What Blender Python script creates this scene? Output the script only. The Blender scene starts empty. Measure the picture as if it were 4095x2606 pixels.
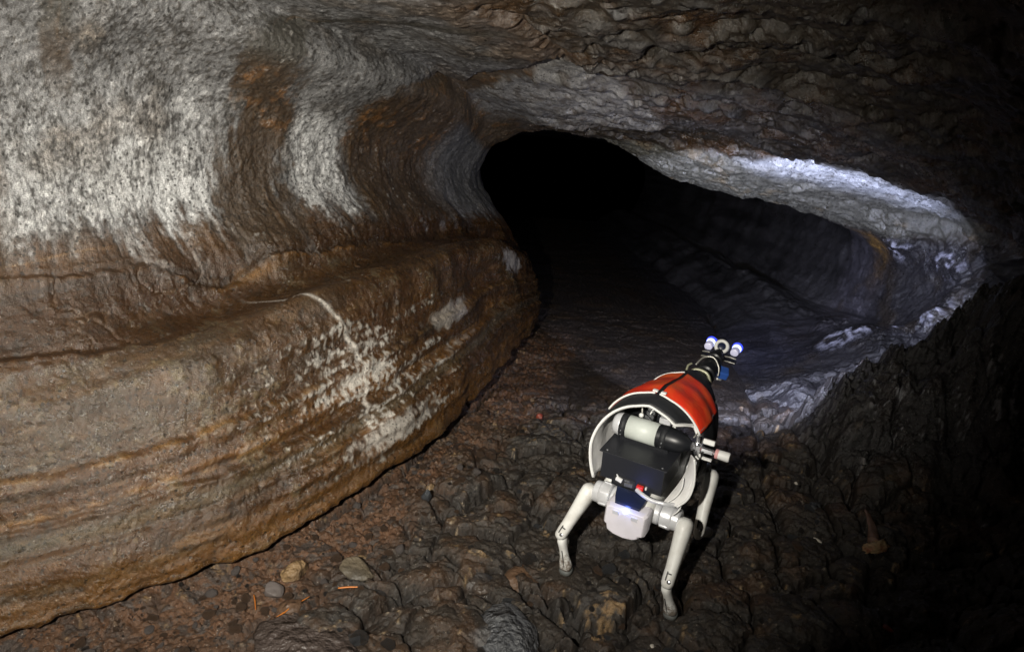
import bpy, bmesh, math, random
import numpy as np
from mathutils import Matrix, Vector, Euler

random.seed(7)
scn = bpy.context.scene
col = scn.collection

# ------------------------------------------------------------------ camera, light, exposure
cam_d = bpy.data.cameras.new('camera')
cam = bpy.data.objects.new('camera', cam_d); col.objects.link(cam); scn.camera = cam
cam_d.sensor_width = 36.0; cam_d.lens = 26.0; cam_d.clip_start = 0.05; cam_d.clip_end = 200
_dn = Vector((-.057, .923, .380)).normalized()          # the plumb line as the camera sees it
_up = -_dn
_fw = (Vector((0, 0, 1)) - _up * _up[2]).normalized()
_rt = _fw.cross(_up)
if _rt.x < 0: _rt = -_rt
M3 = Matrix((_rt, _fw, _up))
R4 = Matrix((( M3[0][0], -M3[0][1], -M3[0][2]), (M3[1][0], -M3[1][1], -M3[1][2]), (M3[2][0], -M3[2][1], -M3[2][2]))).to_4x4()
cam.matrix_world = Matrix.Translation((0, 0, 1.62)) @ R4

world = bpy.data.worlds.new('World'); scn.world = world; world.use_nodes = True
world.node_tree.nodes['Background'].inputs[0].default_value = (0, 0, 0, 1)      # underground: no sky
world.node_tree.nodes['Background'].inputs[1].default_value = 0.0
scn.view_settings.view_transform = 'Standard'; scn.view_settings.look = 'None'
scn.view_settings.gamma = 1; scn.view_settings.use_curve_mapping = False; scn.view_settings.exposure = 0
scn.cycles.max_bounces = 5; scn.cycles.diffuse_bounces = 3; scn.cycles.glossy_bounces = 3

def spot(name, loc, aim, watts, half_deg, blend, colr, radius):
    l = bpy.data.lights.new(name, 'SPOT'); l.energy = watts; l.color = colr
    l.spot_size = math.radians(2 * half_deg); l.spot_blend = blend; l.shadow_soft_size = radius
    o = bpy.data.objects.new(name, l); col.objects.link(o); o.location = loc
    o.rotation_euler = (Vector(aim) - Vector(loc)).to_track_quat('-Z', 'Y').to_euler()
    return o
# the caver's hand lamp, left of the camera and turned to the left wall
spot('hand_lamp', (-.36, .0, 1.66), (-.68, 2.2, .92), 450, 48, 1.0, (1.0, .95, .85), .02)
# the two lamps on the robot's head, shining ahead and to the right down the passage
DOG_O = (.4056 + math.sin(math.radians(28.5)) * .145, 1.856 + math.cos(math.radians(28.5)) * .145, 0.0)
DOG_RZ = math.radians(90 - 28.5)
def dog_pt(x, y, z):
    c, s = math.cos(DOG_RZ), math.sin(DOG_RZ)
    return (DOG_O[0] + c * x - s * y, DOG_O[1] + s * x + c * y, DOG_O[2] + z)
HEAD_X = .60
for sy in (.030, -.066):
    p = dog_pt(HEAD_X + .036, sy, .566)
    spot('head_lamp', p, (p[0] + .35, p[1] + .90, p[2] - .25), 85, 34, .04, (.66, .72, 1.0), .006)

# extra wide light added to brighten the dark passage
_p = dog_pt(HEAD_X + .045, -.018, .572)
spot('passage_fill', _p, (.55, 7.0, -.2), 30, 72, .8, (.68, .72, 1.0), .01)

# ------------------------------------------------------------------ numpy noise
def _hash(ix, iy, iz):
    h = (ix.astype(np.uint32) * np.uint32(374761393) + iy.astype(np.uint32) * np.uint32(668265263) + iz.astype(np.uint32) * np.uint32(2147483647 & 1274126177))
    h = (h ^ (h >> np.uint32(13))) * np.uint32(1274126177)
    h = (h ^ (h >> np.uint32(16))) * np.uint32(2246822519)
    return h ^ (h >> np.uint32(13))
def noise(P, f, seed=0):
    """smooth value noise in -1..1; f a number or three"""
    q = P * np.asarray(f, dtype=np.float64) + 100.0 + seed * 17.31
    i = np.floor(q).astype(np.int64); t = q - i; t = t * t * t * (t * (t * 6 - 15) + 10)
    r = 0
    for dx in (0, 1):
        wx = t[:, 0] if dx else 1 - t[:, 0]
        for dy in (0, 1):
            wy = t[:, 1] if dy else 1 - t[:, 1]
            for dz in (0, 1):
                wz = t[:, 2] if dz else 1 - t[:, 2]
                r = r + wx * wy * wz * (_hash(i[:, 0] + dx, i[:, 1] + dy, i[:, 2] + dz) / 4294967295.0)
    return r * 2 - 1
def fbm(P, f, n=4, seed=0, gain=.5):
    f = np.asarray(f, dtype=np.float64); a = 1.0; s = 0; tot = 0
    for k in range(n):
        s = s + a * noise(P, f * (2.03 ** k), seed + k * 3); tot += a; a *= gain
    return s / tot
def worley(P, f, seed=0, jitter=.9):
    """F1, F2 and the cell's own random number"""
    q = P * np.asarray(f, dtype=np.float64) + 50.0 + seed * 11.7
    i = np.floor(q).astype(np.int64); fr = q - i
    d1 = np.full(len(P), 9.0); d2 = np.full(len(P), 9.0); cid = np.zeros(len(P))
    for dx in (-1, 0, 1):
        for dy in (-1, 0, 1):
            for dz in (-1, 0, 1):
                a, b, c = i[:, 0] + dx, i[:, 1] + dy, i[:, 2] + dz
                h = _hash(a, b, c)
                ox = ((h & 1023) / 1023.0 - .5) * jitter + .5; oy = (((h >> 10) & 1023) / 1023.0 - .5) * jitter + .5; oz = (((h >> 20) & 1023) / 1023.0 - .5) * jitter + .5
                d = (dx + ox - fr[:, 0]) ** 2 + (dy + oy - fr[:, 1]) ** 2 + (dz + oz - fr[:, 2]) ** 2
                m = d < d1
                d2 = np.where(m, d1, np.minimum(d2, d)); cid = np.where(m, (h & 65535) / 65535.0, cid); d1 = np.where(m, d, d1)
    return np.sqrt(d1), np.sqrt(d2), cid
def sstep(a, b, x):
    t = np.clip((x - a) / (b - a), 0, 1); return t * t * (3 - 2 * t)
def mix(a, b, t):
    t = t[:, None]; return a * (1 - t) + np.asarray(b) * t

# ------------------------------------------------------------------ cave shell: guide points, u along the passage, v from the left foot over the roof to the right foot
def floor_slope(y):
    return -0.17 * (np.sqrt((y - 2.75) ** 2 + .06) + (y - 2.75)) / 2
SHELL=[[(-2.96,-0.23,-0.20),(-3.01,-0.19,0.08),(-3.09,-0.12,0.30),(-3.19,-0.03,0.55),(-3.34,0.11,0.78),(-3.41,0.18,1.00),(-3.44,0.20,1.30),(-3.37,0.14,1.60),(-1.40,-1.00,2.20),(-0.20,-1.00,2.45),(1.00,-1.00,2.35),(2.00,-1.00,1.90),(2.60,-1.00,1.40),(2.70,-1.00,0.90),(2.60,-1.00,0.50),(2.40,-1.00,0.25),(2.10,-1.00,0.00),(1.90,-1.00,-0.20)],
[(-1.96,0.86,-0.20),(-2.01,0.91,0.08),(-2.09,0.98,0.30),(-2.18,1.08,0.55),(-2.33,1.22,0.78),(-2.40,1.29,1.00),(-2.43,1.32,1.30),(-2.36,1.25,1.60),(-1.40,0.30,2.15),(-0.20,0.10,2.35),(1.00,0.00,2.25),(2.00,0.00,1.85),(2.60,0.00,1.35),(2.70,0.00,0.90),(2.60,0.00,0.50),(2.40,0.00,0.20),(2.10,0.00,-0.02),(1.90,0.00,-0.20)],
[(-1.31,1.47,-0.20),(-1.33,1.49,0.08),(-1.36,1.53,0.30),(-1.42,1.60,0.55),(-1.54,1.74,0.78),(-1.60,1.81,1.00),(-1.64,1.86,1.30),(-1.62,1.83,1.60),(-1.25,1.35,2.00),(-0.30,1.15,2.10),(0.80,1.00,2.08),(1.80,1.00,1.80),(2.50,1.00,1.30),(2.65,1.00,0.85),(2.55,1.00,0.45),(2.30,1.00,0.15),(2.00,1.00,-0.05),(1.80,1.00,-0.25)],
[(-0.93,1.78,-0.20),(-0.93,1.78,0.08),(-0.96,1.81,0.30),(-1.04,1.89,0.55),(-1.23,2.07,0.78),(-1.34,2.18,0.98),(-1.37,2.21,1.30),(-1.28,2.12,1.58),(-1.10,2.00,1.82),(-0.30,1.95,1.88),(0.80,1.80,1.95),(1.70,1.80,1.75),(2.40,1.80,1.25),(2.55,1.80,0.80),(2.40,1.80,0.42),(2.15,1.80,0.10),(1.90,1.80,-0.06),(1.70,1.80,-0.30)],
[(-0.64,2.20,-0.20),(-0.61,2.18,0.08),(-0.65,2.21,0.28),(-0.76,2.27,0.56),(-1.00,2.41,0.76),(-1.16,2.51,0.96),(-1.17,2.52,1.30),(-1.03,2.43,1.55),(-0.90,2.55,1.68),(-0.20,2.55,1.69),(0.82,2.50,1.73),(1.60,2.50,1.58),(2.35,2.50,1.20),(2.50,2.50,0.75),(2.35,2.50,0.36),(2.05,2.50,0.06),(1.75,2.50,-0.10),(1.60,2.50,-0.30)],
[(-0.34,2.80,-0.23),(-0.29,2.78,0.07),(-0.34,2.80,0.29),(-0.45,2.84,0.55),(-0.70,2.92,0.75),(-0.87,2.98,0.95),(-0.87,2.98,1.22),(-0.68,2.92,1.42),(-0.60,3.20,1.52),(0.06,3.20,1.49),(1.00,3.20,1.42),(1.75,3.20,1.22),(2.35,3.20,0.92),(2.48,3.20,0.60),(2.30,3.20,0.28),(2.00,3.20,0.02),(1.50,3.20,-0.14),(1.35,3.20,-0.35)],
[(-0.12,3.70,-0.36),(-0.07,3.69,-0.04),(-0.11,3.70,0.18),(-0.20,3.71,0.44),(-0.40,3.75,0.64),(-0.57,3.79,0.82),(-0.57,3.79,1.04),(-0.40,3.75,1.22),(-0.35,3.95,1.34),(0.10,3.90,1.25),(0.90,3.90,1.17),(1.50,3.90,1.04),(2.35,3.95,0.78),(2.45,3.95,0.46),(2.32,3.95,0.17),(2.13,3.90,0.01),(1.36,3.75,-0.22),(1.34,3.80,-0.31)],
[(0.06,4.80,-0.60),(0.05,4.80,-0.25),(0.07,4.90,-0.10),(0.06,4.95,0.05),(-0.04,5.00,0.27),(-0.15,5.00,0.42),(-0.28,5.00,0.62),(-0.23,4.90,0.84),(-0.10,4.85,0.94),(0.05,4.80,1.00),(0.47,4.70,1.00),(0.96,4.65,0.78),(1.76,4.60,0.63),(2.28,4.80,0.42),(2.27,4.75,0.01),(2.12,4.70,-0.14),(1.47,4.70,-0.34),(1.41,4.70,-0.40)],
[(-0.31,5.70,-0.75),(-0.36,5.70,-0.40),(-0.38,5.70,-0.15),(-0.44,5.70,0.10),(-0.48,5.70,0.30),(-0.56,5.70,0.55),(-0.51,5.70,0.80),(-0.31,5.70,1.00),(-0.01,5.70,1.08),(0.54,5.70,1.10),(1.50,5.70,1.10),(2.10,5.70,0.95),(2.45,5.70,0.70),(2.50,5.70,0.35),(2.30,5.70,-0.22),(2.02,5.70,-0.26),(1.60,5.70,-0.56),(1.50,5.70,-0.80)],
[(-0.80,6.80,-0.94),(-0.85,6.80,-0.59),(-0.87,6.80,-0.34),(-0.93,6.80,-0.09),(-0.97,6.80,0.11),(-1.05,6.80,0.36),(-1.00,6.80,0.61),(-0.80,6.80,0.81),(-0.50,6.80,0.89),(0.05,6.80,0.91),(1.50,6.80,0.91),(2.10,6.80,0.76),(2.45,6.80,0.51),(2.50,6.80,0.16),(2.30,6.80,-0.40),(2.02,6.80,-0.44),(1.60,6.80,-0.74),(1.50,6.80,-0.99)],
[(-1.15,8.50,-1.23),(-1.20,8.50,-0.88),(-1.22,8.50,-0.63),(-1.28,8.50,-0.38),(-1.32,8.50,-0.18),(-1.40,8.50,0.07),(-1.35,8.50,0.32),(-1.15,8.50,0.52),(-0.85,8.50,0.60),(-0.30,8.50,0.62),(1.50,8.50,0.62),(2.10,8.50,0.47),(2.45,8.50,0.22),(2.50,8.50,-0.13),(2.30,8.50,-0.69),(2.02,8.50,-0.72),(1.60,8.50,-1.02),(1.50,8.50,-1.28)],
[(-1.35,11.00,-1.65),(-1.40,11.00,-1.30),(-1.42,11.00,-1.05),(-1.48,11.00,-0.80),(-1.52,11.00,-0.60),(-1.60,11.00,-0.35),(-1.55,11.00,-0.10),(-1.35,11.00,0.10),(-1.05,11.00,0.18),(-0.50,11.00,0.20),(1.50,11.00,0.20),(2.10,11.00,0.05),(2.45,11.00,-0.20),(2.50,11.00,-0.55),(2.30,11.00,-1.10),(2.02,11.00,-1.14),(1.60,11.00,-1.43),(1.50,11.00,-1.70)],
[(-1.45,15.00,-2.33),(-1.50,15.00,-1.98),(-1.52,15.00,-1.73),(-1.58,15.00,-1.48),(-1.62,15.00,-1.28),(-1.70,15.00,-1.03),(-1.65,15.00,-0.78),(-1.45,15.00,-0.58),(-1.15,15.00,-0.50),(-0.60,15.00,-0.48),(1.50,15.00,-0.48),(2.10,15.00,-0.63),(2.45,15.00,-0.88),(2.50,15.00,-1.23),(2.30,15.00,-1.77),(2.02,15.00,-1.81),(1.60,15.00,-2.09),(1.50,15.00,-2.38)]]
SHELL = np.array(SHELL)
def spline(A, t):
    n = A.shape[0]; i = np.clip(np.floor(t).astype(int), 0, n - 2); f = (t - i).reshape((-1,) + (1,) * (A.ndim - 1))
    p0 = A[np.maximum(i - 1, 0)]; p1 = A[i]; p2 = A[i + 1]; p3 = A[np.minimum(i + 2, n - 1)]
    return .5 * (2 * p1 + (p2 - p0) * f + (2 * p0 - 5 * p1 + 4 * p2 - p3) * f ** 2 + (3 * p1 - p0 - 3 * p2 + p3) * f ** 3)
def ramp(counts):
    out = []
    for k, c in enumerate(counts): out += [k + j / c for j in range(c)]
    return np.array(out + [float(len(counts))])
def shell_base(U, V):
    """points of the smooth shell on the grid U x V"""
    G = spline(SHELL, U)                                   # (nu, 18, 3)
    S = spline(np.swapaxes(G, 0, 1), V)                    # (nv, nu, 3)
    return np.swapaxes(S, 0, 1)
def grid_normals(S):
    du = np.gradient(S, axis=0); dv = np.gradient(S, axis=1)
    n = np.cross(du, dv); n /= np.linalg.norm(n, axis=2)[:, :, None] + 1e-12
    return n
DENS = 1.0
U = ramp([int(c * DENS) for c in (15, 70, 130, 130, 130, 130, 120, 50, 30, 25, 20, 12)])
V = ramp([int(c * DENS) for c in [50] * 7 + [60] * 5 + [40] * 5])
S0 = shell_base(U, V)
N0 = grid_normals(S0)
# normals point into the cave
_c = np.array([.3, 2.5, .9])
_mid = S0[len(U) // 2, len(V) // 3]
if np.dot(N0[len(U) // 2, len(V) // 3], _c - _mid) < 0: N0 = -N0
def mesh_from_grid(name, S, cols=None, rough=None, mat=None, parent=None, normals=None, flip=False):
    nu, nv = S.shape[:2]
    me = bpy.data.meshes.new(name)
    me.vertices.add(nu * nv); me.vertices.foreach_set('co', S.reshape(-1).astype(np.float32))
    idx = np.arange(nu * nv).reshape(nu, nv)
    q = np.stack([idx[:-1, :-1], idx[1:, :-1], idx[1:, 1:], idx[:-1, 1:]], -1).reshape(-1, 4)
    if flip: q = q[:, ::-1]
    nf = len(q)
    me.loops.add(nf * 4); me.loops.foreach_set('vertex_index', q.reshape(-1).astype(np.int32))
    me.polygons.add(nf); me.polygons.foreach_set('loop_start', np.arange(0, nf * 4, 4, dtype=np.int32))
    me.update(calc_edges=True)
    me.polygons.foreach_set('use_smooth', np.ones(nf, dtype=bool))
    if cols is not None:
        a = me.attributes.new('albedo', 'FLOAT_COLOR', 'POINT')
        c4 = np.ones((nu * nv, 4), dtype=np.float32); c4[:, :3] = np.clip(cols.reshape(-1, 3), 0.003, .85)
        if rough is not None: c4[:, 3] = rough.reshape(-1)
        a.data.foreach_set('color', c4.reshape(-1))
    if normals is not None:
        me.normals_split_custom_set_from_vertices(normals.reshape(-1, 3).astype(np.float32))
    if mat: me.materials.append(mat)
    o = bpy.data.objects.new(name, me); col.objects.link(o)
    return o
# ------------------------------------------------------------------ rock materials
def rock_material(name, bump_fine, bump_mid, rough_add=0.0, spec=.5, speckle=.5, fine_scale=260.0, mid_scale=60.0, wet=.7, wet_bump=.0022, glint_paint=.32):
    m = bpy.data.materials.new(name); m.use_nodes = True
    nt = m.node_tree; N = nt.nodes; L = nt.links; b = N['Principled BSDF']
    at = N.new('ShaderNodeAttribute'); at.attribute_name = 'albedo'
    tc = N.new('ShaderNodeTexCoord')
    n1 = N.new('ShaderNodeTexNoise'); n1.inputs['Scale'].default_value = fine_scale; n1.inputs['Detail'].default_value = 4; n1.inputs['Roughness'].default_value = .65
    n2 = N.new('ShaderNodeTexNoise'); n2.inputs['Scale'].default_value = mid_scale; n2.inputs['Detail'].default_value = 6; n2.inputs['Roughness'].default_value = .6
    for n in (n1, n2): L.new(tc.outputs['Object'], n.inputs['Vector'])
    r1 = N.new('ShaderNodeMapRange'); r1.inputs['From Min'].default_value = .3; r1.inputs['From Max'].default_value = .7
    r1.inputs['To Min'].default_value = 1 - speckle; r1.inputs['To Max'].default_value = 1 + speckle
    L.new(n1.outputs['Fac'], r1.inputs['Value'])
    r2 = N.new('ShaderNodeMapRange'); r2.inputs['From Min'].default_value = .3; r2.inputs['From Max'].default_value = .7
    r2.inputs['To Min'].default_value = .75; r2.inputs['To Max'].default_value = 1.25
    L.new(n2.outputs['Fac'], r2.inputs['Value'])
    mu = N.new('ShaderNodeMath'); mu.operation = 'MULTIPLY'; L.new(r1.outputs[0], mu.inputs[0]); L.new(r2.outputs[0], mu.inputs[1])
    vm = N.new('ShaderNodeVectorMath'); vm.operation = 'SCALE'; L.new(at.outputs['Color'], vm.inputs[0]); L.new(mu.outputs[0], vm.inputs['Scale'])
    base = vm.outputs[0]
    # wet glints painted as pale flecks, plus pin holes, a few millimetres across
    for scale, thr, rad, tgt, amt in ((150.0, .90, .34, (.50, .44, .36), glint_paint), (80.0, .78, .45, (.012, .010, .008), .8)):
        vo = N.new('ShaderNodeTexVoronoi'); vo.inputs['Scale'].default_value = scale; L.new(tc.outputs['Object'], vo.inputs['Vector'])
        sp = N.new('ShaderNodeSeparateColor'); L.new(vo.outputs['Color'], sp.inputs[0])
        ad = N.new('ShaderNodeMath'); ad.operation = 'MULTIPLY_ADD'; L.new(n2.outputs['Fac'], ad.inputs[0]); ad.inputs[1].default_value = .55; L.new(sp.outputs[0], ad.inputs[2])   # clustered
        a_ = N.new('ShaderNodeMapRange'); a_.inputs['From Min'].default_value = thr + .27; a_.inputs['From Max'].default_value = thr + .32; L.new(ad.outputs[0], a_.inputs['Value'])
        c_ = N.new('ShaderNodeMapRange'); c_.inputs['From Min'].default_value = rad; c_.inputs['From Max'].default_value = rad * .6; L.new(vo.outputs['Distance'], c_.inputs['Value'])
        m_ = N.new('ShaderNodeMath'); m_.operation = 'MULTIPLY'; L.new(a_.outputs[0], m_.inputs[0]); L.new(c_.outputs[0], m_.inputs[1])
        m2 = N.new('ShaderNodeMath'); m2.operation = 'MULTIPLY'; L.new(m_.outputs[0], m2.inputs[0]); m2.inputs[1].default_value = amt
        mx = N.new('ShaderNodeMix'); mx.data_type = 'RGBA'; L.new(m2.outputs[0], mx.inputs['Factor']); L.new(base, mx.inputs['A']); mx.inputs['B'].default_value = (*tgt, 1); base = mx.outputs['Result']
    L.new(base, b.inputs['Base Color'])
    ra = N.new('ShaderNodeMath'); ra.operation = 'ADD'; L.new(at.outputs['Alpha'], ra.inputs[0])
    r3 = N.new('ShaderNodeMapRange'); r3.inputs['From Min'].default_value = .35; r3.inputs['From Max'].default_value = .65
    r3.inputs['To Min'].default_value = -.12 + rough_add; r3.inputs['To Max'].default_value = .12 + rough_add
    L.new(n2.outputs['Fac'], r3.inputs['Value']); L.new(r3.outputs[0], ra.inputs[1])
    ra.use_clamp = True; L.new(ra.outputs[0], b.inputs['Roughness'])
    b.inputs['Specular IOR Level'].default_value = spec
    bu = N.new('ShaderNodeBump'); bu.inputs['Strength'].default_value = 1; bu.inputs['Distance'].default_value = bump_fine
    L.new(n1.outputs['Fac'], bu.inputs['Height'])
    bu2 = N.new('ShaderNodeBump'); bu2.inputs['Strength'].default_value = 1; bu2.inputs['Distance'].default_value = bump_mid
    L.new(n2.outputs['Fac'], bu2.inputs['Height']); L.new(bu.outputs[0], bu2.inputs['Normal'])
    L.new(bu2.outputs[0], b.inputs['Normal'])
    # a thin film of water: glossy coat that follows its own fine beads
    n3 = N.new('ShaderNodeTexNoise'); n3.inputs['Scale'].default_value = 170; n3.inputs['Detail'].default_value = 2; L.new(tc.outputs['Object'], n3.inputs['Vector'])
    bu3 = N.new('ShaderNodeBump'); bu3.inputs['Strength'].default_value = 1; bu3.inputs['Distance'].default_value = wet_bump; L.new(n3.outputs['Fac'], bu3.inputs['Height'])
    L.new(bu2.outputs[0], bu3.inputs['Normal'])
    L.new(bu3.outputs[0], b.inputs['Coat Normal']); b.inputs['Coat Roughness'].default_value = .13; b.inputs['Coat IOR'].default_value = 1.45
    r4 = N.new('ShaderNodeMapRange'); r4.inputs['From Min'].default_value = .62; r4.inputs['From Max'].default_value = .30; r4.inputs['To Min'].default_value = .15; r4.inputs['To Max'].default_value = wet
    L.new(at.outputs['Alpha'], r4.inputs['Value']); L.new(r4.outputs[0], b.inputs['Coat Weight'])
    return m
MAT_WALL = rock_material('wall_rock', .0032, .0045, spec=.7, speckle=.6)
MAT_FLOOR = rock_material('floor_rock', .0035, .006, speckle=.5, wet=.6, glint_paint=.35)

# ------------------------------------------------------------------ cave shell: relief and colour of the rock
nu, nv = len(U), len(V)
UU, VV = np.meshgrid(U, V, indexing='ij')
P = S0.reshape(-1, 3); Nn = N0.reshape(-1, 3); u = UU.reshape(-1); v = VV.reshape(-1)
_j = int(np.searchsorted(V, 4.0)); _i = int(np.searchsorted(U, 4.3))
ulen = np.r_[0, np.cumsum(np.linalg.norm(np.diff(S0[:, _j], axis=0), axis=1))]
vlen = np.r_[0, np.cumsum(np.linalg.norm(np.diff(S0[_i, :], axis=0), axis=1))]
L2 = np.stack([np.repeat(ulen, nv), np.tile(vlen, nu), np.zeros(nu * nv)], -1)      # metres along and across
ip = lambda x, xs, ys: np.interp(x, xs, ys)
left = 1 - sstep(8.6, 9.3, v)
# noises shared by relief and colour
nA = fbm(P, 2.2, 3, 1); nB = fbm(P, 7, 4, 2); nC = fbm(P, 24, 4, 3); nD = fbm(P, 90, 3, 4, .6)
nS = fbm(L2, (2.2, 26, 1), 4, 5)          # streaks that run along the passage
nDr = fbm(L2, (34, 4.5, 1), 4, 6)         # drips that run down the wall
nS2 = fbm(L2, (7, 60, 1), 4, 15); nE = fbm(P, 55, 3, 16, .6)
w1, w2, wc = worley(P, 34, 1); wf1, wf2, wfc = worley(P, 75, 3)
vb = ip(u, [0, 2.4, 2.8, 3.15, 3.76, 4.2, 4.8, 5.15, 5.6, 6.1, 6.6, 7], [5.0, 4.95, 4.7, 4.8, 4.72, 4.66, 4.62, 4.5, 4.5, 4.35, 4.6, 5])
nDr2 = fbm(L2 + np.stack([.10 * (L2[:, 1] - 1.0), 0 * nA, 0 * nA], -1), (22, 6, 1), 4, 17)
vbd = vb + .30 * nDr + .55 * np.minimum(nDr2, .1) + .22 * nC + .20 * nE
upper = sstep(-.30, .30, v - vbd)
uc1 = ip(v, [6.6, 6.9, 7.5, 8.2, 8.9, 9.1, 9.3], [5.35, 5.45, 5.75, 5.9, 5.25, 4.75, 4.45]) + .05 * nC + .05 * nB
vcr = ip(u, [4.0, 4.25, 4.5, 4.85, 5.3], [8.86, 9.08, 9.12, 9.14, 8.95]) + .05 * nC + .04 * nB
lowpart = 1 - sstep(4.0, 4.7, v)
roof = sstep(8.7, 9.4, v + .2 * nB)
rightw = sstep(11.9, 12.5, v + .25 * nB)
# relief, metres, positive into the cave
h = .045 * nA * sstep(0, .8, v) + .012 * nB + .0035 * nC
def step_at(vc, wdt): return sstep(-wdt, wdt, vc - v)
vw = .06 * nB + .03 * nC
h += lowpart * .011 * fbm(L2, (1.1, 13, 1), 3, 71) * sstep(3.7, 3.3, v)
h += (.050 * np.exp(-((v - 3.22 + vw) / .28) ** 2) - .060 * np.exp(-((v - 3.80 + vw) / .30) ** 2)) * sstep(2.6, 3.6, u) * sstep(6.9, 6.3, u)
h += lowpart * (.034 * step_at(3.42 + vw + .2 * (1 - sstep(2, 3.5, u)), .05) + .020 * step_at(2.52 + vw, .04) + .017 * step_at(2.05 + vw, .03) + .014 * step_at(1.72 + vw, .03)
                + .006 * nS + .004 * np.sin(v * 26 + 3 * nB) * sstep(3.4, 2.6, v) * sstep(2.8, 3.6, u))
vg = ip(u, [0, 2.35, 2.9, 3.4, 3.95, 4.2, 4.4, 4.8, 5.3, 5.75, 7], [4.6, 4.54, 4.34, 4.36, 3.98, 4.0, 4.14, 4.04, 3.95, 3.80, 3.7]) + .05 * nC + .04 * nB
groove = np.exp(-((v - vg) / .05) ** 2)
h += -.016 * groove * (1 - sstep(5.8, 6.4, u)) + .012 * sstep(-.25, 0, v - vg) * sstep(.12, 0, v - vg) * left
h += upper * left * (.0045 * (.5 - w1) + .0040 * (.5 - wf1) + .002 * nC)
h += .005 * nDr * sstep(3.6, 4.3, v) * sstep(6.5, 5.2, v) * left
h += .003 * (.5 - wf1) * lowpart
# gouged crack between the grey coat and the brown roof
crk = np.exp(-((v - vcr) / .035) ** 2) * sstep(4.0, 4.2, u) * sstep(5.35, 5.2, u) + .8 * np.exp(-((u - uc1) / .03) ** 2) * sstep(7.0, 8.0, v) * sstep(9.1, 8.9, v)
h += -.030 * crk
h += .020 * sstep(.05, -.05, u - uc1) * sstep(6.9, 7.6, v) * sstep(9.15, 9.0, v)
# roof: flaky flow texture and pits
W2 = P + .05 * np.stack([nB, nC, nA], -1)
a1, a2, ac = worley(W2, (7, 13, 13), 5); b1, b2, bc = worley(W2 + .02 * nC[:, None], (20, 32, 32), 6)
smo = 1 - .88 * sstep(12.2, 12.8, v + .1 * nB) * sstep(5.7, 6.1, u)
flake = (ac - .5) * .010 * sstep(.0, .18, a2 - a1) + (bc - .5) * .009 * sstep(0, .16, b2 - b1)
flow = fbm(P + .1 * np.stack([nB, nA, nB], -1), (4, 15, 15), 4, 9)
fold = 1 - np.abs(fbm(P + .12 * np.stack([nA, nA, nB], -1), (.9, 3.4, 3.4), 3, 52)) * 3
h += roof * smo * (.045 * fold * sstep(6.9, 6.0, u) + flake + .016 * flow + .007 * nC + .003 * (.5 - wf1))
pits = sstep(.28, .42, fbm(P, (11, 16, 16), 3, 12)) * roof * smo
h += -.022 * pits
# right wall: wet drip stones, rough ridge of the bench, smooth bench face
def blob(uc, vc, ru, rv): return np.exp(-((u - uc) / ru) ** 2 - ((v - vc) / rv) ** 2)
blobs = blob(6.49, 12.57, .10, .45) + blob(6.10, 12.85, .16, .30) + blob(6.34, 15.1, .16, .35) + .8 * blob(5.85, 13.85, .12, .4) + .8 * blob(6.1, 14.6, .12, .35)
h += .05 * blobs + rightw * smo * (.012 * flow + .010 * nC)
ridge = np.exp(-((v - 15.0 - .12 * nB) / .18) ** 2)
h += ridge * (.03 * np.abs(nC) + .02 + .025 * nB) * sstep(5.0, 6.0, u)
h += -.02 * np.exp(-((v - 14.2 - .15 * nB) / .3) ** 2) * sstep(6.0, 7.0, u)
near_r = sstep(11.6, 12.8, v) * sstep(6.0, 5.4, u)
r1, r2, rc = worley(P, 4.5, 8); h += near_r * (.26 * (.6 - r1) * (.5 + rc) + .035 * nB)
h += .018 * fbm(L2, (.9, 13, 1), 3, 61) * sstep(6.3, 6.9, u) * sstep(12.2, 12.8, v)
h += .0016 * nD
# the wall is undercut where it meets the floor
h += -.085 * sstep(.98, .78, v + .06 * nB + .05 * nC) * (v < 2)
# crumpled crust seams across the lower bank
seamA = np.abs(fbm(P, (5, 5, 9), 4, 21)); seam = sstep(.045, .0, seamA) * lowpart * sstep(2.9, 3.4, v) * sstep(2.3, 2.8, u)
h += -.006 * seam

# colour
A = np.zeros((len(u), 3)) + (.074, .035, .011)
A = mix(A, (.120, .062, .024), sstep(-.1, .6, nB + .3 * nA))
A = mix(A, (.075, .050, .036), sstep(.05, .5, nA + .4 * nC) * .6)
A = mix(A, (.036, .021, .013), sstep(.05, .5, -nS) * .8)
# lower bank: bands
gr = (.066, .050, .044)
A = mix(A, gr, lowpart * sstep(3.50, 3.36, v - vw) * sstep(2.50, 2.62, v - vw) * sstep(4.4, 3.2, u + .5 * nB) * (.5 + .5 * sstep(-.3, .3, nC)))
A = mix(A, (.17, .160, .160), lowpart * sstep(.28, .65, nB + .5 * nC + .4 * nE) * .5 * sstep(4.2, 3.6, v))
A = mix(A, (.26, .24, .22), lowpart * sstep(.34, .6, .5 * nC + .7 * nE + .5 * nD) * .35 * sstep(3.6, 3.3, v))
A = mix(A, (.030, .020, .014), lowpart * sstep(.22, .5, -.6 * nC - .7 * nE) * .7)
A = mix(A, (.19, .095, .030), lowpart * sstep(.0, .5, nS + .4 * nS2 + .2 * nC) * sstep(2.6, 2.3, v) * .8)
A = mix(A, (.085, .078, .072), lowpart * np.exp(-((v - 1.86 - vw) / .10) ** 2) * .75 + lowpart * np.exp(-((v - 1.30 - vw) / .07) ** 2) * sstep(3.4, 2.8, u) * .6)
A = mix(A, (.30, .18, .09), lowpart * np.exp(-((v - 2.14 - vw) / .022) ** 2) * .75 * sstep(-.5, .3, nC + nS2))
A = mix(A, (.30, .19, .10), lowpart * np.exp(-((v - 2.50 - vw * 1.3) / .018) ** 2) * .6 * sstep(-.3, .3, nC + nS2))
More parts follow.
